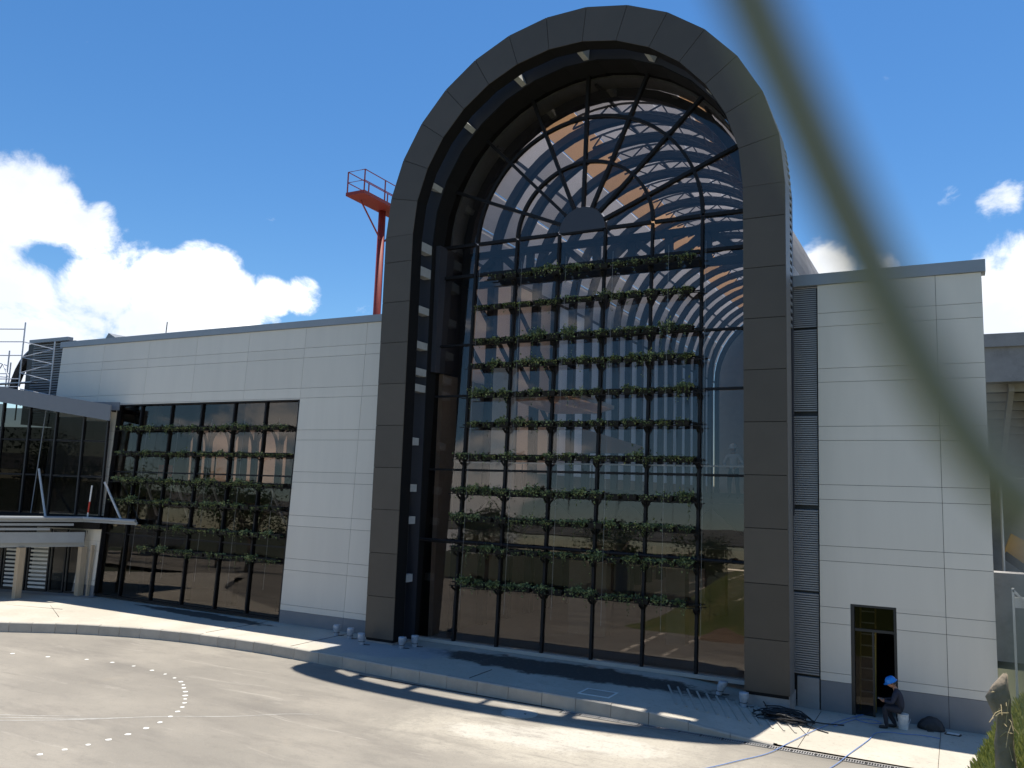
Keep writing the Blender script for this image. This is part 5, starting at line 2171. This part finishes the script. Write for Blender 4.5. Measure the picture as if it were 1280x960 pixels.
# ------------------------------------------------------------------ what stands across the road, seen only mirrored in the glass, plus added trees
m_ = MB()
vs_, fs = [], []
for i in range(25):
    a = R_(200 + 140 * i / 24)
    x, y = -10 + 78 * math.cos(a), -12 + 62 * math.sin(a)
    vs_ += [(x, y, 6.2), (x, y, 8.0), (x * 1.06, y * 1.06 - 3, 8.0), (x * 1.06, y * 1.06 - 3, 6.2)]
for i in range(24):
    for j in range(4):
        fs.append((i * 4 + j, i * 4 + (j + 1) % 4, (i + 1) * 4 + (j + 1) % 4, (i + 1) * 4 + j))
m_.add(vs_, fs)
cvd = tag(m_.build('curved_bridge', M['concl']), 'pale curved concrete bridge mirrored in the lower glass', 'bridge')
for i in range(2, 24, 4):
    a = R_(200 + 140 * i / 24)
    x, y = (-10 + 78 * math.cos(a)) * 1.03, (-12 + 62 * math.sin(a)) * 1.03 - 1.5
    p_ = MB()
    p_.lathe([(.8, -.3), (.8, 6.2)], (x, y, 0), 12)
    p_.build('pier', M['conc'], cvd)
m_ = MB()
vs_, fs = [], []
for j in range(9):
    for i in range(16):
        a = 2 * math.pi * i / 16
        r = 1.5 * (1 - j / 8) + .02
        q = r * (1 + .25 * noise.noise((math.cos(a), math.sin(a), j * .4)))
        vs_.append((1.0 + q * math.cos(a), -17.4 + q * .55 * math.sin(a), 0.8 * (j / 8) ** .8 - .1))
for j in range(8):
    for i in range(16):
        fs.append((j * 16 + i, j * 16 + (i + 1) % 16, (j + 1) * 16 + (i + 1) % 16, (j + 1) * 16 + i))
m_.add(vs_, fs)
tag(m_.build('soil_heap', M['soil'], smooth=True), 'heap of orange soil mirrored low in the arched window', 'soil heap')


def tree(x, y, h, seed, lab):
    r = random.Random(seed)
    o = thing('tree', lab, 'tree', (x, y, -.3), 'trees added across the road for the glass reflection')
    m_ = MB()
    m_.tube([(0, 0, 0), (.1, 0, h * .3), (-.05, .1, h * .6)], [.28, .2, .1], 8)
    for k in range(6):
        a = r.uniform(0, 6.28)
        m_.tube([(0, 0, h * r.uniform(.3, .5)), (math.cos(a) * h * .15, math.sin(a) * h * .15, h * .62), (math.cos(a) * h * .26, math.sin(a) * h * .26, h * .78)], [.1, .07, .03], 6)
    place('trunk', m_.mesh('trunk', M['bark'], True), o, (0, 0, 0))
    m_ = MB()
    cl = [(r.gauss(0, h * .16), r.gauss(0, h * .16), h * r.uniform(.5, .95), h * r.uniform(.09, .17)) for _ in range(26)]
    for k in range(2600):
        cx_, cy_, cz_, cr_ = r.choice(cl)
        c = Vector((cx_ + r.gauss(0, cr_ * .6), cy_ + r.gauss(0, cr_ * .6), cz_ + r.gauss(0, cr_ * .45)))
        a = Vector((r.gauss(0, 1), r.gauss(0, 1), r.gauss(0, 1))).normalized()
        b = a.cross(Vector((r.gauss(0, 1), r.gauss(0, 1), r.gauss(0, 1)))).normalized()
        s = r.uniform(.10, .2)
        m_.add([c - a * s, c - b * s * .5, c + a * s, c + b * s * .5], [(0, 1, 2, 3)])
    place('crown', m_.mesh('crown', M['tree']), o, (0, 0, 0))


TL = [(-34, -34, 8), (-41, -38, 9.5), (-47, -33, 8), (-54, -36, 10), (-61, -31, 9), (-70, -33, 11), (-80, -30, 10), (-28, -44, 8), (-20, -56, 7.5), (-12, -62, 7), (-3, -66, 8), (7, -70, 8.5)]  # unseen trees, added to darken the low band of mirrored sky
WHERE = ['first', 'second', 'third', 'fourth', 'fifth', 'sixth', 'seventh', 'eighth', 'ninth', 'tenth', 'eleventh', 'twelfth']
for k, (x, y, h) in enumerate(sorted(TL, reverse=True)):
    tree(x, y, h, 40 + k, f'{WHERE[k]} leafy tree from the right, added across the road for the glass reflection')
